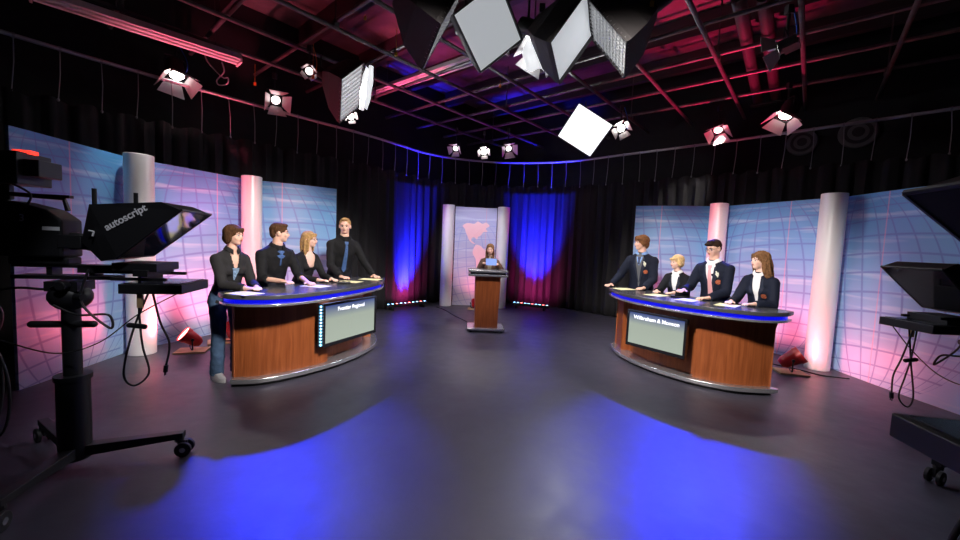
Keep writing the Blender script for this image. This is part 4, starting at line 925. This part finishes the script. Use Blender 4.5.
# ------------------------------------------------------------------ studio cameras with prompters
def studio_camera(loc, fwd, dz, label, arms, tray_dz=0.0, mark=None, lettering=True, glass='glassm'):
    f2 = V((fwd[0], fwd[1], 0)).normalized(); rz = math.atan2(f2.y, f2.x)
    root = thing('studio_camera', label, 'camera', (loc[0], loc[1], 0), rz, 'studio cameras with prompters')
    def B(name, m_, fn, bevel=0.004, smooth=None, parent=None, lab=None):
        mb = MB(); fn(mb); o = mb.build(name, m_, parent or root, bevel=bevel, smooth=smooth)
        if lab: o['label'] = lab
        return o
    Z = lambda z: z+dz
    # pedestal
    B('lower_column', 'black', lambda b: (b.cyl((0, 0, .06), (0, 0, Z(.60)), .082, n=28), b.cyl((0, 0, Z(.585)), (0, 0, Z(.615)), .092, n=28)), 0, 40)
    B('upper_column', 'black', lambda b: b.cyl((0, 0, Z(.60)), (0, 0, Z(1.07)), .046, n=24), 0, 40)
    for a in arms:
        an = math.radians(a)-rz; d = V((math.cos(an), math.sin(an), 0)); L = .60
        B('base_leg', 'black', lambda b: b.hexa([(d.orthogonal().normalized()*0)+d*.05+V((-d.y*.04, d.x*.04, .075)), d*.05+V((d.y*.04, -d.x*.04, .075)), d*.05+V((d.y*.04, -d.x*.04, .145)), d*.05+V((-d.y*.04, d.x*.04, .145))],
                                                [d*L+V((-d.y*.028, d.x*.028, .125)), d*L+V((d.y*.028, -d.x*.028, .125)), d*L+V((d.y*.028, -d.x*.028, .165)), d*L+V((-d.y*.028, d.x*.028, .165))]))
        c = B('caster', 'black', lambda b: (b.cyl(d*(L-.03)+V((0, 0, .10)), d*(L-.03)+V((0, 0, .14)), .028, n=14), b.box(d*(L-.01)+V((0, 0, .075)), (.06, .018, .06), Matrix.Rotation(an, 3, 'Z'))), 0.002)
        s_ = V((-d.y, d.x, 0))
        for k in (-1, 1):
            B('wheel', 'wheel', lambda b: b.cyl(d*L+s_*(k*.018)+V((0, 0, .05)), d*L+s_*(k*.042)+V((0, 0, .05)), .05, n=24), 0.004, 40, c)
        B('hub_cap', 'chrome', lambda b: b.cyl(d*L-s_*.044+V((0, 0, .05)), d*L+s_*.044+V((0, 0, .05)), .018, n=14), 0, 40, c)
    B('pan_bar', 'black', lambda b: (b.cap((-.19, -.02, Z(.945)), (.13, -.02, Z(.945)), .022, n=12)), 0, 40)
    B('tilt_head', 'black', lambda b: (b.ell((0, 0, Z(1.12)), (.11, .10, .09)), b.box((0, 0, Z(1.19)), (.17, .15, .06)), b.cyl((.08, -.08, Z(1.13)), (.13, -.10, Z(1.13)), .02, n=12)), 0, 40)
    B('head_lock_knob', 'black', lambda b: b.cyl((.03, -.08, Z(1.20)), (.03, -.13, Z(1.20)), .028, n=14), 0.003, 40)
    B('mounting_plate', 'black', lambda b: (b.box((0, 0, Z(1.245)), (.52, .12, .022)), b.box((.05, 0, Z(1.315)), (.62, .10, .018)), b.box((-.08, 0, Z(1.28)), (.03, .08, .06)), b.box((.14, 0, Z(1.28)), (.03, .08, .06))), 0.002)
    # camera body, lens
    B('camera_body', 'black', lambda b: (b.hexa([(-.40, -.085, Z(1.37)), (.02, -.085, Z(1.37)), (.02, -.085, Z(1.60)), (-.06, -.085, Z(1.66)), (-.22, -.085, Z(1.70)), (-.40, -.085, Z(1.68))],
                                                [(-.40, .085, Z(1.37)), (.02, .085, Z(1.37)), (.02, .085, Z(1.60)), (-.06, .085, Z(1.66)), (-.22, .085, Z(1.70)), (-.40, .085, Z(1.68))]),
                                         b.box((-.47, 0, Z(1.50)), (.16, .14, .22)), b.box((-.12, 0, Z(1.345)), (.30, .12, .05))), 0.012)
    B('carry_handle', 'black', lambda b: (b.tube([(-.30, 0, Z(1.69)), (-.30, 0, Z(1.745)), (-.02, 0, Z(1.735)), (0, 0, Z(1.66))], .014, 8), b.box((-.14, 0, Z(1.745)), (.32, .035, .018))), 0, 40)
    B('lens', 'black', lambda b: (b.cyl((.0, 0, Z(1.47)), (.06, 0, Z(1.47)), .055, n=24), b.cyl((.06, 0, Z(1.47)), (.14, 0, Z(1.47)), .048, .062, 24), b.cyl((.14, 0, Z(1.47)), (.19, 0, Z(1.47)), .066, n=24), b.box((.06, -.065, Z(1.47)), (.12, .05, .08))), 0.003, 40)
    vf = B('viewfinder', 'black', lambda b: (b.hexa([(-.50, -.10, Z(1.80)), (-.50, .10, Z(1.80)), (-.50, .10, Z(1.97)), (-.50, -.10, Z(1.97))], [(-.16, -.12, Z(1.80)), (-.16, .12, Z(1.80)), (-.16, .12, Z(1.99)), (-.16, -.12, Z(1.99))]),
                                               b.box((-.12, 0, Z(1.90)), (.08, .17, .10)), b.box((-.30, 0, Z(1.76)), (.04, .04, .10))), 0.006)
    B('tally_lamp', 'tally', lambda b: b.box((-.19, -.02, Z(1.995)), (.09, .06, .022)), 0.003, None, vf, 'small red tally light')
    B('viewfinder_cable', 'wheel', lambda b: b.tube(smooth_path([(-.22, -.07, Z(1.80)), (-.12, -.09, Z(1.74)), (-.16, -.09, Z(1.66)), (-.26, -.08, Z(1.64))], 5), .006, 6), 0, 60)
    # prompter hood
    prof = [(.13, .10, 1.47), (.20, .14, 1.70), (.60, .19, 1.735), (.71, .20, 1.690), (.36, .18, 1.385), (.26, .15, 1.36)]
    A_ = [V((x, -y, Z(z))) for x, y, z in prof]; B_ = [V((x, y, Z(z))) for x, y, z in prof]
    mb = MB()
    for P6 in (A_, B_):
        vs = [mb.b.verts.new(p) for p in P6]
        for t in ((0, 1, 5), (1, 4, 5), (1, 3, 4), (1, 2, 3)): mb.b.faces.new([vs[q] for q in t])
    for i in (0, 1, 2, 4, 5):
        j = (i+1) % 6; mb.face([A_[i], A_[j], B_[j], B_[i]])
    bmesh.ops.remove_doubles(mb.b, verts=mb.b.verts[:], dist=1e-4)
    hood = mb.build('prompter_hood', 'black', root)
    sd = hood.modifiers.new('t', 'SOLIDIFY'); sd.thickness = 0.006
    n_ = (A_[4]-A_[3]).cross(B_[3]-A_[3]).normalized()
    mb = MB(); a3, a4, b4, b3 = A_[3], A_[4], B_[4], B_[3]; q = n_*.004
    ins = lambda p, c_: p.lerp(c_, .03)
    cc_ = (a3+a4+b3+b4)/4
    mb.hexa([ins(p, cc_)+q for p in (a3, a4, b4, b3)], [ins(p, cc_)-q for p in (a3, a4, b4, b3)])
    mb.build('mirror_glass', glass, root)['label'] = 'sloping mirror glass'
    mb = MB()
    for p1, p2 in ((a3, a4), (a4, b4), (b4, b3), (b3, a3)): mb.tube([p1, p2], .008, 6)
    mb.build('glass_frame', 'black', root)
    for y in (-.08, .06): B('hood_rod', 'black', lambda b: b.cyl((.27+y, y, Z(1.68)), (.27+y, y, Z(1.80)), .012, n=10), 0)
    B('prompter_arm', 'black', lambda b: (b.box((.24, 0, Z(1.30)), (.34, .10, .05)), b.box((.42, 0, Z(1.325)), (.24, .26, .05)), b.box((.44, .12, Z(1.27+tray_dz)), (.30, .02, .02)), b.box((.44, -.12, Z(1.25+tray_dz)), (.30, .02, .02)), b.box((.46, 0, Z(1.29)), (.08, .30, .04)), b.box((.44, 0, Z(1.25+tray_dz*.5)), (.02, .24, .09))), 0.003)
    mt = B('monitor_tray', 'black', lambda b: b.hexa([(.36, -.18, Z(1.165+tray_dz)), (.70, -.18, Z(1.165+tray_dz)), (.70, .18, Z(1.165+tray_dz)), (.36, .18, Z(1.165+tray_dz))], [(.36, -.18, Z(1.225+tray_dz)), (.70, -.18, Z(1.225+tray_dz)), (.70, .18, Z(1.225+tray_dz)), (.36, .18, Z(1.225+tray_dz))]), 0.004)
    B('monitor_screen', 'screenoff', lambda b: b.box((.53, 0, Z(1.228+tray_dz)), (.30, .31, .004)), 0, None, mt)
    B('mirror_bracket', 'board', lambda b: b.box((.46, -.15, Z(1.12+tray_dz)), (.03, .02, .09)), 0.002, None, None, 'pale tag under the monitor')
    if lettering:
        c0 = (A_[1]*1.0+A_[3]*1.1+A_[4]*.9)/3.0; nn = (A_[3]-A_[1]).cross(A_[4]-A_[1]).normalized()
        if nn.y > 0: nn = -nn
        dx = (A_[3]-A_[4]).normalized(); ang = math.radians(-9)
        xd = (dx-nn*dx.dot(nn)).normalized(); xd = Matrix.Rotation(ang, 3, nn) @ xd; yd = nn.cross(xd)
        text_obj('hood_lettering', 'autoscript', .064, 'letter', root, mw_from(rotcols(xd, yd, nn), c0+nn*.006+yd*.04-xd*.01), .001, .0012)
        mb = MB()
        for sg in (-1, 1): mb.tube([c0+nn*.006-xd*.205+yd*(.052), c0+nn*.006-xd*.225+yd*(.052+sg*.020)], .005, 6)
        mb.build('hood_arrow', 'letter', root)
    if mark:
        xm = V((1, 0, 0)); nm = V((0, -1, 0))
        text_obj('camera_number', mark, .06, 'letter', root, mw_from(rotcols(xm, V((0, 0, 1)), nm), V((-.17, -.0875, Z(1.60)))), .001, .001)
        B('body_plate', 'letter', lambda b: b.box((-.03, -.0865, Z(1.545)), (.085, .003, .022)), 0)
    # cables
    def cab(name, pts, r=.007, m_='wheel'): B(name, m_, lambda b: b.tube(smooth_path(pts, 8), r, 6), 0, 60)
    for i in range(6):
        o_ = i*.022; x0 = -.52+o_*.6
        cab('camera_cable', [(-.52, -.02+o_*.3, Z(1.46-i*.02)), (-.62-o_, -.03, Z(1.25)), (-.46+o_, -.04+o_*.2, Z(1.05)), (-.30-o_*1.3, -.05+o_*.2, Z(.62+o_)), (-.34-o_*2.2, -.06, Z(.26+o_*1.4)), (-.62, -.02-o_, Z(.30)), (-.80+o_, .0, Z(.75)), (-.72, .02, Z(1.12))][:8 if i % 2 else 7])
    cab('camera_cable', [(-.56, 0, Z(1.10)), (-.28, -.02, Z(1.17)), (-.10, -.05, Z(1.17)), (.0, -.1, Z(1.2))], .008)
    cab('head_cable', [(.15, -.08, Z(1.30)), (.12, -.10, Z(1.1)), (.28, -.12, Z(.94)), (.26, -.10, Z(1.02)), (.10, -.10, Z(1.02)), (-.02, -.1, Z(1.08))], .007)
    cab('slack_cable', [(.66, -.12, Z(1.17+tray_dz)), (.44, -.14, Z(1.03)), (.22, -.12, Z(.85)), (-.02, -.10, Z(.78)), (-.30, -.08, Z(.86))], .004)
    cab('tray_cable', [(.50, -.14, Z(1.17+tray_dz)), (.42, -.16, Z(.92)), (.37, -.16, Z(.66)), (.42, -.15, Z(.58)), (.50, -.15, Z(.66)), (.47, -.15, Z(.82)), (.45, -.14, Z(.98)), (.44, -.13, Z(1.17+tray_dz))], .006)
    cab('power_cord', [(.50, -.10, Z(1.17+tray_dz)), (.55, -.12, Z(.98)), (.60, -.12, Z(.84)), (.585, -.13, Z(.70))], .006)
    B('plug', 'wheel', lambda b: (b.cyl((.585, -.13, Z(.70)), (.58, -.13, Z(.655)), .013, n=10), b.cyl((.58, -.126, Z(.655)), (.58, -.126, Z(.635)), .003, n=6), b.cyl((.58, -.138, Z(.655)), (.58, -.138, Z(.635)), .003, n=6)), 0)
    B('cable_clip', 'wheel', lambda b: b.cap((.40, -.15, Z(.965)), (.48, -.15, Z(.955)), .016, n=8), 0)
    return root
studio_camera((-2.59, 2.42), (.97, .22), 0.0, 'studio camera marked 3 with lettered prompter hood on a wheeled pedestal at far left', (18, -72, 152), mark='3')
studio_camera((3.88, 2.86), (-.985, -.02), -.165, 'studio camera at the right with its prompter and tray before the last backdrop panel', (200, 80, -40), .07, lettering=False)
studio_camera((1.71, 0.65), (-.985, .17), 0.05, 'nearest studio camera, a black prompter hood and tray cut by the right edge', (300, 180, 60), -.085, lettering=False, glass='wallb')  # matte black stands in for the dark reflection in its glass

# ------------------------------------------------------------------ red floor lamps on plywood boards
def par_lamp(loc, aim, label, s=1.0):
    root = thing('floor_lamp', label, 'lamp', (loc[0], loc[1], 0.022), 0, 'red floor lamps on boards')
    d = (V(aim)-V((loc[0], loc[1], .17))).normalized(); c = V((0, 0, .150*s))
    mb = MB(); mb.cyl(c-d*.09*s, c+d*.06*s, .070*s, .092*s, 28); mb.cyl(c-d*.13*s, c-d*.09*s, .045*s, .070*s, 28); mb.cyl(c+d*.06*s, c+d*.11*s, .098*s, n=28, caps=False); mb.cyl(c+d*.055*s, c+d*.065*s, .10*s, n=28)
    mb.build('can', 'parred', root, smooth=40)
    mb = MB(); mb.cyl(c+d*.092*s, c+d*.098*s, .094*s, n=28); mb.build('gel', 'gel', root)['label'] = 'glowing red gel'
    x = d.cross(V((0, 0, 1))).normalized()
    mb = MB(); mb.tube([c+x*.105*s, V((x.x*.105*s, x.y*.105*s, .02)), V((0, 0, .006))+x*.05*s, V((0, 0, .006))-x*.05*s, V((-x.x*.105*s, -x.y*.105*s, .02)), c-x*.105*s], .009, 6)
    mb.build('yoke', 'black', root)
    mb = MB(); mb.cyl(c+x*.10*s, c+x*.13*s, .018, n=10); mb.cyl(c-x*.10*s, c-x*.13*s, .018, n=10); mb.build('yoke_knob', 'black', root)
    return root
def board(x, y, rz, label, sx=.34, sy=.26):
    mb = MB(); mb.box((0, 0, .011), (sx, sy, .022)); o = mb.build('plywood_board', 'board', bevel=.002); o.location = (x, y, 0); o.rotation_euler = (0, 0, rz)
    return tag(o, label, 'board', 'plywood boards under the floor lamps')
board(-3.70, 4.92, .35, 'plywood board under the red lamp left of the woman in jeans')
par_lamp((-3.72, 4.93), (-4.22, 4.45, .75), 'red floor lamp on a plywood board left of the woman in jeans')
board(-3.60, 5.42, .6, 'plywood board half hidden behind the woman in jeans', .42, .26)
par_lamp((-3.50, 5.42), (-3.9, 5.75, .8), 'floor lamp half hidden behind the woman in jeans')
board(4.26, 5.12, -.25, 'plywood board under the red lamp right of the right desk')
par_lamp((4.27, 5.13), (4.90, 4.75, .75), 'red floor lamp right of the right desk', 1.15)
board(-0.10, 9.05, 0, 'small board on the floor behind the podium', .3, .2)
par_lamp((-0.10, 9.05), (-.05, 9.5, .7), 'small floor lamp at the foot of the map panel', .8)
def tubething(name, pts, r, m_, label, cat):
    mb = MB(); mb.tube(smooth_path(pts, 8), r, 6); return tag(mb.build(name, m_, smooth=60), label, cat)
tubething('floor_cable', [(4.2, 5.6, .008), (4.35, 5.42, .008), (4.5, 5.25, .008), (4.62, 5.05, .008), (4.9, 4.95, .008)], .008, 'wheel', 'black cable on the floor beside the right red floor lamp', 'cable')
tubething('floor_cable', [(-1.0, 9.1, .008), (-.75, 8.7, .008), (-.5, 8.1, .008), (-.25, 7.6, .008), (-.1, 7.2, .008)], .008, 'wheel', 'black cable on the floor running from the column to the podium', 'cable')

# ------------------------------------------------------------------ LED battens at the curtain foot
def batten(p, q, label):
    p, q = V(p), V(q); c = (p+q)/2; d = (q-p).normalized(); L = (q-p).length
    root = thing('led_batten', label, 'light bar', (c.x, c.y, 0), math.atan2(d.y, d.x), 'light bars at the foot of the curtain')
    mb = MB(); mb.box((0, 0, .10), (L, .07, .07)); mb.build('housing', 'black', root, bevel=.004)
    for sx in (-1, 1):
        mb = MB(); mb.box((sx*L*.38, 0, .033), (.04, .16, .066)); mb.build('foot', 'black', root)
    for k in range(10):
        mb = MB(); mb.cyl((-L/2+L*(k+.5)/10, 0, .135), (-L/2+L*(k+.5)/10, 0, .140), .020, n=10)
        mb.build('lens', 'gel' if k % 3 == 2 else 'ledwhite', root)
    return root
batten((-2.02, 8.35, 0), (-1.25, 9.15, 0), 'long light bar at the foot of the curtain left of the podium')
batten((0.85, 9.55, 0), (1.70, 9.22, 0), 'long light bar at the foot of the curtain right of the podium')

# ------------------------------------------------------------------ fixtures overhead
def fixture(pos, aim, label, s=1.0, glow='bulb', door=1.0, cable=None):
    pos = V(pos); root = thing('spotlight', label, 'spotlight', pos, 0, 'spotlights hung from the grid')
    d = (V(aim)-pos).normalized(); R = Matrix.Rotation(random.uniform(-.7, .7), 3, d) @ look(-d); x, y = R.col[0], R.col[1]
    mb = MB(); mb.cyl(-d*.13*s, d*.08*s, .085*s, .095*s, 20); mb.box(-d*.06*s-y*.07*s, (.13*s, .09*s, .18*s), R); mb.cyl(d*.08*s, d*.10*s, .105*s, n=20, caps=False)
    mb.build('housing', 'black', root, smooth=40)
    mb = MB(); mb.ell(d*.075*s, (.078*s, .078*s, .020*s), R); mb.build('lens', glow, root, smooth=80)['label'] = 'glowing lens'
    for k, (a, b) in enumerate(((x, y), (-x, y), (y, x), (-y, x))):
        w1, w2, L = .085*s, .14*s*door, .16*s*door; o = (a*.6+d*.8).normalized()*L; h = a*.10*s+d*.10*s
        th = a.cross(b).cross(o).normalized()*.002; th = o.cross(b).normalized()*.003
        P4 = [h-b*w1, h+b*w1, h+o+b*w2, h+o-b*w2]
        mb = MB(); mb.hexa([p-th for p in P4], [p+th for p in P4]); mb.build('barn_door', 'silver', root)
    top = V((0, 0, 4.2-pos.z))
    mb = MB(); mb.tube([x*.12*s, x*.12*s+V((0, 0, .14*s)), V((0, 0, .17*s)), -x*.12*s+V((0, 0, .14*s)), -x*.12*s], .008, 6); mb.build('yoke', 'black', root)
    mb = MB(); mb.cyl((0, 0, .17*s), top, .014, n=8); mb.box(top+V((0, 0, -.02)), (.06, .06, .09)); mb.build('hanging_rod', 'black', root)
    if cable:
        mb = MB(); mb.tube(smooth_path([(0.02, .02, .02), (.10*s, .03, -.02), (.14*s, 0, .12), (.05, 0, top.z)], 6), .006, 6); mb.build('safety_cable', cable, root)
    return root
fixture((-4.50, 5.72, 3.86), (-3.6, 5.0, 1.6), 'large bright spotlight with open barn doors above the left curtain rail', 1.15, 'bulb', 1.05, 'bluetape')
fixture((-3.54, 6.58, 3.82), (-1.6, 4.6, 2.0), 'small spotlight with open flaps left of the dark softbox', .95, 'bulbdim', 1.1)
fixture((-2.52, 5.60, 3.90), (-2.2, 4.6, 3.0), 'small spotlight with an orange tag left of the dark softbox', .7, 'bulbdim', .5, 'orange')
fixture((-2.50, 7.25, 3.80), (-1.2, 4.0, 2.2), 'bright round spotlight just under the left softbox', .8, 'bulb', .5)
fixture((-0.68, 9.20, 3.78), (-1.2, 7.5, 2.4), 'distant spotlight above the left centre column', .8, 'bulbdim', .9)
fixture((-0.03, 9.35, 3.76), (-0.0, 7.0, 2.4), 'distant bright spotlight above the podium', .9, 'bulb', .6)
fixture((0.52, 9.05, 3.80), (0.9, 7.5, 2.6), 'distant spotlight above the right centre column', .9, 'bulbdim', 1.0)
fixture((0.56, 4.45, 3.80), (0.35, 3.6, 2.8), 'bright spotlight between the two central softboxes', 1.1, 'bulb', 1.0, 'bluetape')
fixture((2.50, 7.35, 3.84), (2.2, 5.6, 2.6), 'small bright spotlight right of the glowing diamond softbox', .9, 'bulb', .8, 'bluetape')
fixture((4.20, 7.15, 3.84), (3.6, 6.0, 2.2), 'small spotlight with pale flaps above the right desk column', .9, 'bulbdim', 1.1)
fixture((4.62, 6.10, 3.80), (3.7, 5.7, 2.0), 'large bright spotlight with barn doors right of centre by the round wall vents', 1.1, 'bulb', 1.0)
fixture((3.16, 4.28, 3.82), (2.2, 5.4, 3.5), 'white-flapped spotlight with blue cable near the upper right ducts', .75, 'bulbdim', 1.1, 'bluetape')

def softbox(c, n, up, w, h, label, front, depth=.42, grid=False, cloth=None):
    c = V(c); n = V(n).normalized(); y = V(up); y = (y-n*y.dot(n)).normalized(); x = y.cross(n)
    root = thing('softbox', label, 'softbox', c, 0, 'softboxes hung from the grid')
    q = lambda a, b, z: x*(a*w/2)+y*(b*h/2)+n*z
    cs = ((-1, -1), (1, -1), (1, 1), (-1, 1))
    mb = MB(); mb.loft([[q(a, b, .03) for a, b in cs], [q(a, b, -.02) for a, b in cs], [q(a*.80, b*.80, -depth*.5) for a, b in cs], [q(a*.30, b*.30, -depth) for a, b in cs]], caps=False)
    mb.face([q(a*.30, b*.30, -depth) for a, b in cs])
    o = mb.build('fabric_shell', 'sbfab', root); sd = o.modifiers.new('t', 'SOLIDIFY'); sd.thickness = .004
    mb = MB(); mb.hexa([q(a*.985, b*.985, .0) for a, b in cs], [q(a*.985, b*.985, -.004) for a, b in cs]); mb.build('diffuser', front, root)
    mb = MB()
    for i in range(4):
        a, b = cs[i], cs[(i+1) % 4]; mb.tube([q(a[0], a[1], .028), q(b[0], b[1], .028)], .008, 6)
    mb.build('rim', 'sbfab', root)
    if grid:
        mb = MB(); k = 11
        for i in range(1, k):
            t = -1+2*i/k
            mb.hexa([q(t, -1, .002), q(t, 1, .002), q(t, 1, .030), q(t, -1, .030)], [q(t+.012, -1, .002), q(t+.012, 1, .002), q(t+.012, 1, .030), q(t+.012, -1, .030)])
            mb.hexa([q(-1, t, .002), q(1, t, .002), q(1, t, .030), q(-1, t, .030)], [q(-1, t+.012, .002), q(1, t+.012, .002), q(1, t+.012, .030), q(-1, t+.012, .030)])
        mb.build('egg_crate', 'silver', root)
    bp = -n*depth
    mb = MB(); mb.cyl(bp, bp-n*.16, .075, n=16); mb.build('lamp_head', 'black', root, smooth=40)
    mb = MB(); mb.tube([bp-n*.08, V((bp.x-n.x*.08, bp.y-n.y*.08, 4.2-c.z))], .013, 8); mb.build('hanging_rod', 'black', root)
    return root
softbox((-2.04, 5.86, 3.70), (.84, .04, -.53), (.42, .56, .71), .84, .50, 'softbox with lit egg-crate front and dark fabric side, left of centre', 'diffmid', .42, True)
softbox((-0.02, 3.64, 3.52), (.48, -.79, -.38), (.73, .13, .67), .52, .52, 'large plain grey-white softbox front at top centre', 'diffdim')
softbox((0.75, 3.72, 3.50), (.76, -.48, -.44), (.54, .09, .83), .50, .59, 'narrow-looking plain grey softbox front right of the central spotlight', 'diffdim')
softbox((1.10, 3.68, 3.50), (-.79, .16, -.59), (-.32, -.93, .18), .57, .50, 'bright egg-crate softbox right of the narrow grey one', 'diffmid', .42, True)
softbox((1.68, 6.72, 3.56), (-.20, -.86, -.47), (.45, -.32, .80), .68, .62, 'glowing white diamond-shaped softbox over the space right of the podium', 'diffbright', .40)
softbox((-0.45, 3.75, 3.62), (.86, .26, -.43), (.32, .35, .88), .62, .66, 'softbox seen edge-on with dark fabric back, left of the large grey one', 'diffmid', .45, True)
# diffusion cloths clipped on fixtures
def cloth_sheet(c, x, y, w, h, label):
    c, x, y = V(c), V(x).normalized(), V(y); y = (y-x*y.dot(x)).normalized(); n = x.cross(y)
    mb = MB(); K = 10; vr = []
    for i in range(K+1):
        row = []
        for j in range(K+1):
            a, b = i/K-.5, j/K-.5
            edge = .02*math.sin(7*b+3*a) if i in (0, K) else 0
            row.append(mb.b.verts.new(x*(a*w+edge)+y*(b*h+.012*math.sin(9*a))+n*(.02*math.sin(11*a+2*b)+.012*math.sin(13*b+4*a))))
        vr.append(row)
    for i in range(K):
        for j in range(K): mb.b.faces.new((vr[i][j], vr[i+1][j], vr[i+1][j+1], vr[i][j+1]))
    o = mb.build('diffusion_cloth', 'cloth', smooth=80); o.location = c; sd = o.modifiers.new('t', 'SOLIDIFY'); sd.thickness = .002
    return tag(o, label, 'cloth', 'diffusion cloths clipped to the lamps')
p_ = aty(366.5, 88, 5.62); cloth_sheet(p_, (.9, -.5, -.1), (0, .1, 1), .17, .60, 'white diffusion cloth hanging beside the left egg-crate softbox')
p_ = aty(535, 55, 4.25); cloth_sheet(p_, (1, .1, .05), (0, -.1, 1), .24, .30, 'crinkled white diffusion cloth under the central spotlight')
for px_, py_, y_, mt_ in ((365, 18, 5.6, 'yellow'), (396, 54, 5.0, 'yellow'), (313, 77, 5.5, 'orange'), (652, 4, 3.5, 'yellow'), (500, 86, 6.4, 'orange'), (255, 84, 6.2, 'orange')):
    c = aty(px_, py_, y_); mb = MB(); mb.box((0, 0, 0), (.035, .012, .05)); mb.cyl((0, 0, .02), (0, 0, max(.05, 4.2-c.z)), .003, n=6)
    o = mb.build('hanging_tag', mt_); o.location = c
    tag(o, {365: 'yellow tag hanging on the grid left of the central softboxes', 396: 'yellow tag hanging below the edge-on softbox', 313: 'orange tag hanging by the small spotlight at left', 652: 'yellow tag at the top edge right of the bright softbox', 500: 'orange tag hanging over the podium', 255: 'orange tag under the left pink fixture'}[px_], 'tag')

# ------------------------------------------------------------------ ceiling fixtures, ducts, vents
def strip_fixture(p, q, label, z=4.55, w=.15):
    p, q = V(p), V(q); p.z = q.z = 0; c = (p+q)/2; d = (q-p).normalized(); L = (q-p).length
    root = thing('strip_fixture', label, 'ceiling light', (c.x, c.y, z), math.atan2(d.y, d.x), 'unlit strip lights above the grid')
    mb = MB(); mb.hexa([(-L/2, -w/2, 0), (-L/2, w/2, 0), (-L/2, w*.3, .09), (-L/2, -w*.3, .09)], [(L/2, -w/2, 0), (L/2, w/2, 0), (L/2, w*.3, .09), (L/2, -w*.3, .09)]); mb.build('housing', 'tube', root)
    for s_ in (-1, 1):
        mb = MB(); mb.cyl((-L/2+.03, s_*w*.25, -.018), (L/2-.03, s_*w*.25, -.018), .016, n=10); mb.build('lamp_tube', 'white', root, smooth=40)
        mb = MB(); mb.box((s_*(L/2-.012), 0, -.015), (.024, w, .05)); mb.build('end_cap', 'tube', root)
        mb = MB(); mb.cyl((s_*L*.35, 0, .09), (s_*L*.35, 0, CEIL-z), .006, n=6); mb.build('hanging_rod', 'black', root)
    return root
strip_fixture(atz(28, -6, 4.02), atz(240, 62, 4.02), 'long strip light lit pink, upper left', 4.02, .24)
strip_fixture(atz(372, 95, 4.5), atz(505, 50, 4.5), 'long strip light lit bright pink behind the central softboxes', 4.5, .24)
strip_fixture(atz(512, 148, 4.5), atz(585, 136, 4.5), 'distant strip light lit purple beside the diamond softbox', 4.5, .30)
strip_fixture(atz(872, 93, 4.5), atz(1010, 78, 4.5), 'grey strip light at the right edge above the curtain rail', 4.5, .22)
for a, b, c, d in ((758, 101, 738, -5), (776, 101, 764, -5)):
    p, q = atz(a, b, 4.42), atz(c, d, 4.42)
    pipe(p, q, .075, 'duct', 'round_duct', 'fat round duct above the grid at upper right', 'duct', 'pair of round ducts at the upper right')
p = atz(767, 104, 4.325); mb = MB(); mb.box(p, (.50, .12, .03), Matrix.Rotation(-.7, 3, 'Z')); tag(mb.build('duct_bracket', 'duct'), 'flat bracket joining the ends of the two round ducts', 'bracket')
for px_, py_, r_, l in ((802, 143, .24, 'round grey wall vent beside the bright right spotlight'), (858, 133, .27, 'round grey wall vent nearest the right edge')):
    d_ = ray(px_, py_); o0 = V((0, 0, CAMZ)); t_ = (CN-U*.02-o0).dot(U)/d_.dot(U); c = o0+d_*t_
    root = thing('wall_vent', l, 'vent', c, 0, 'round vents on the right wall')
    R = look(-U)
    for k in range(4):
        mb = MB(); rr_ = r_*.95*(1-k*.22); mb.cyl(-U*.01, -U*(.05+.012*k), rr_, rr_*.92, 32); mb.build('ring', 'duct' if k % 2 else 'ventm', root, smooth=40)
tubething('loop_cord', [aty(222, 62, 6.2), aty(224, 72, 6.2), aty(217, 80, 6.2), aty(219, 85, 6.2), aty(227, 84, 6.2), aty(228, 78, 6.2), aty(222, 77, 6.2), aty(208, 62, 6.2), aty(203, 48, 6.2)], .010, 'tie', 'looped pale cord hanging from the grid at upper left', 'cord')
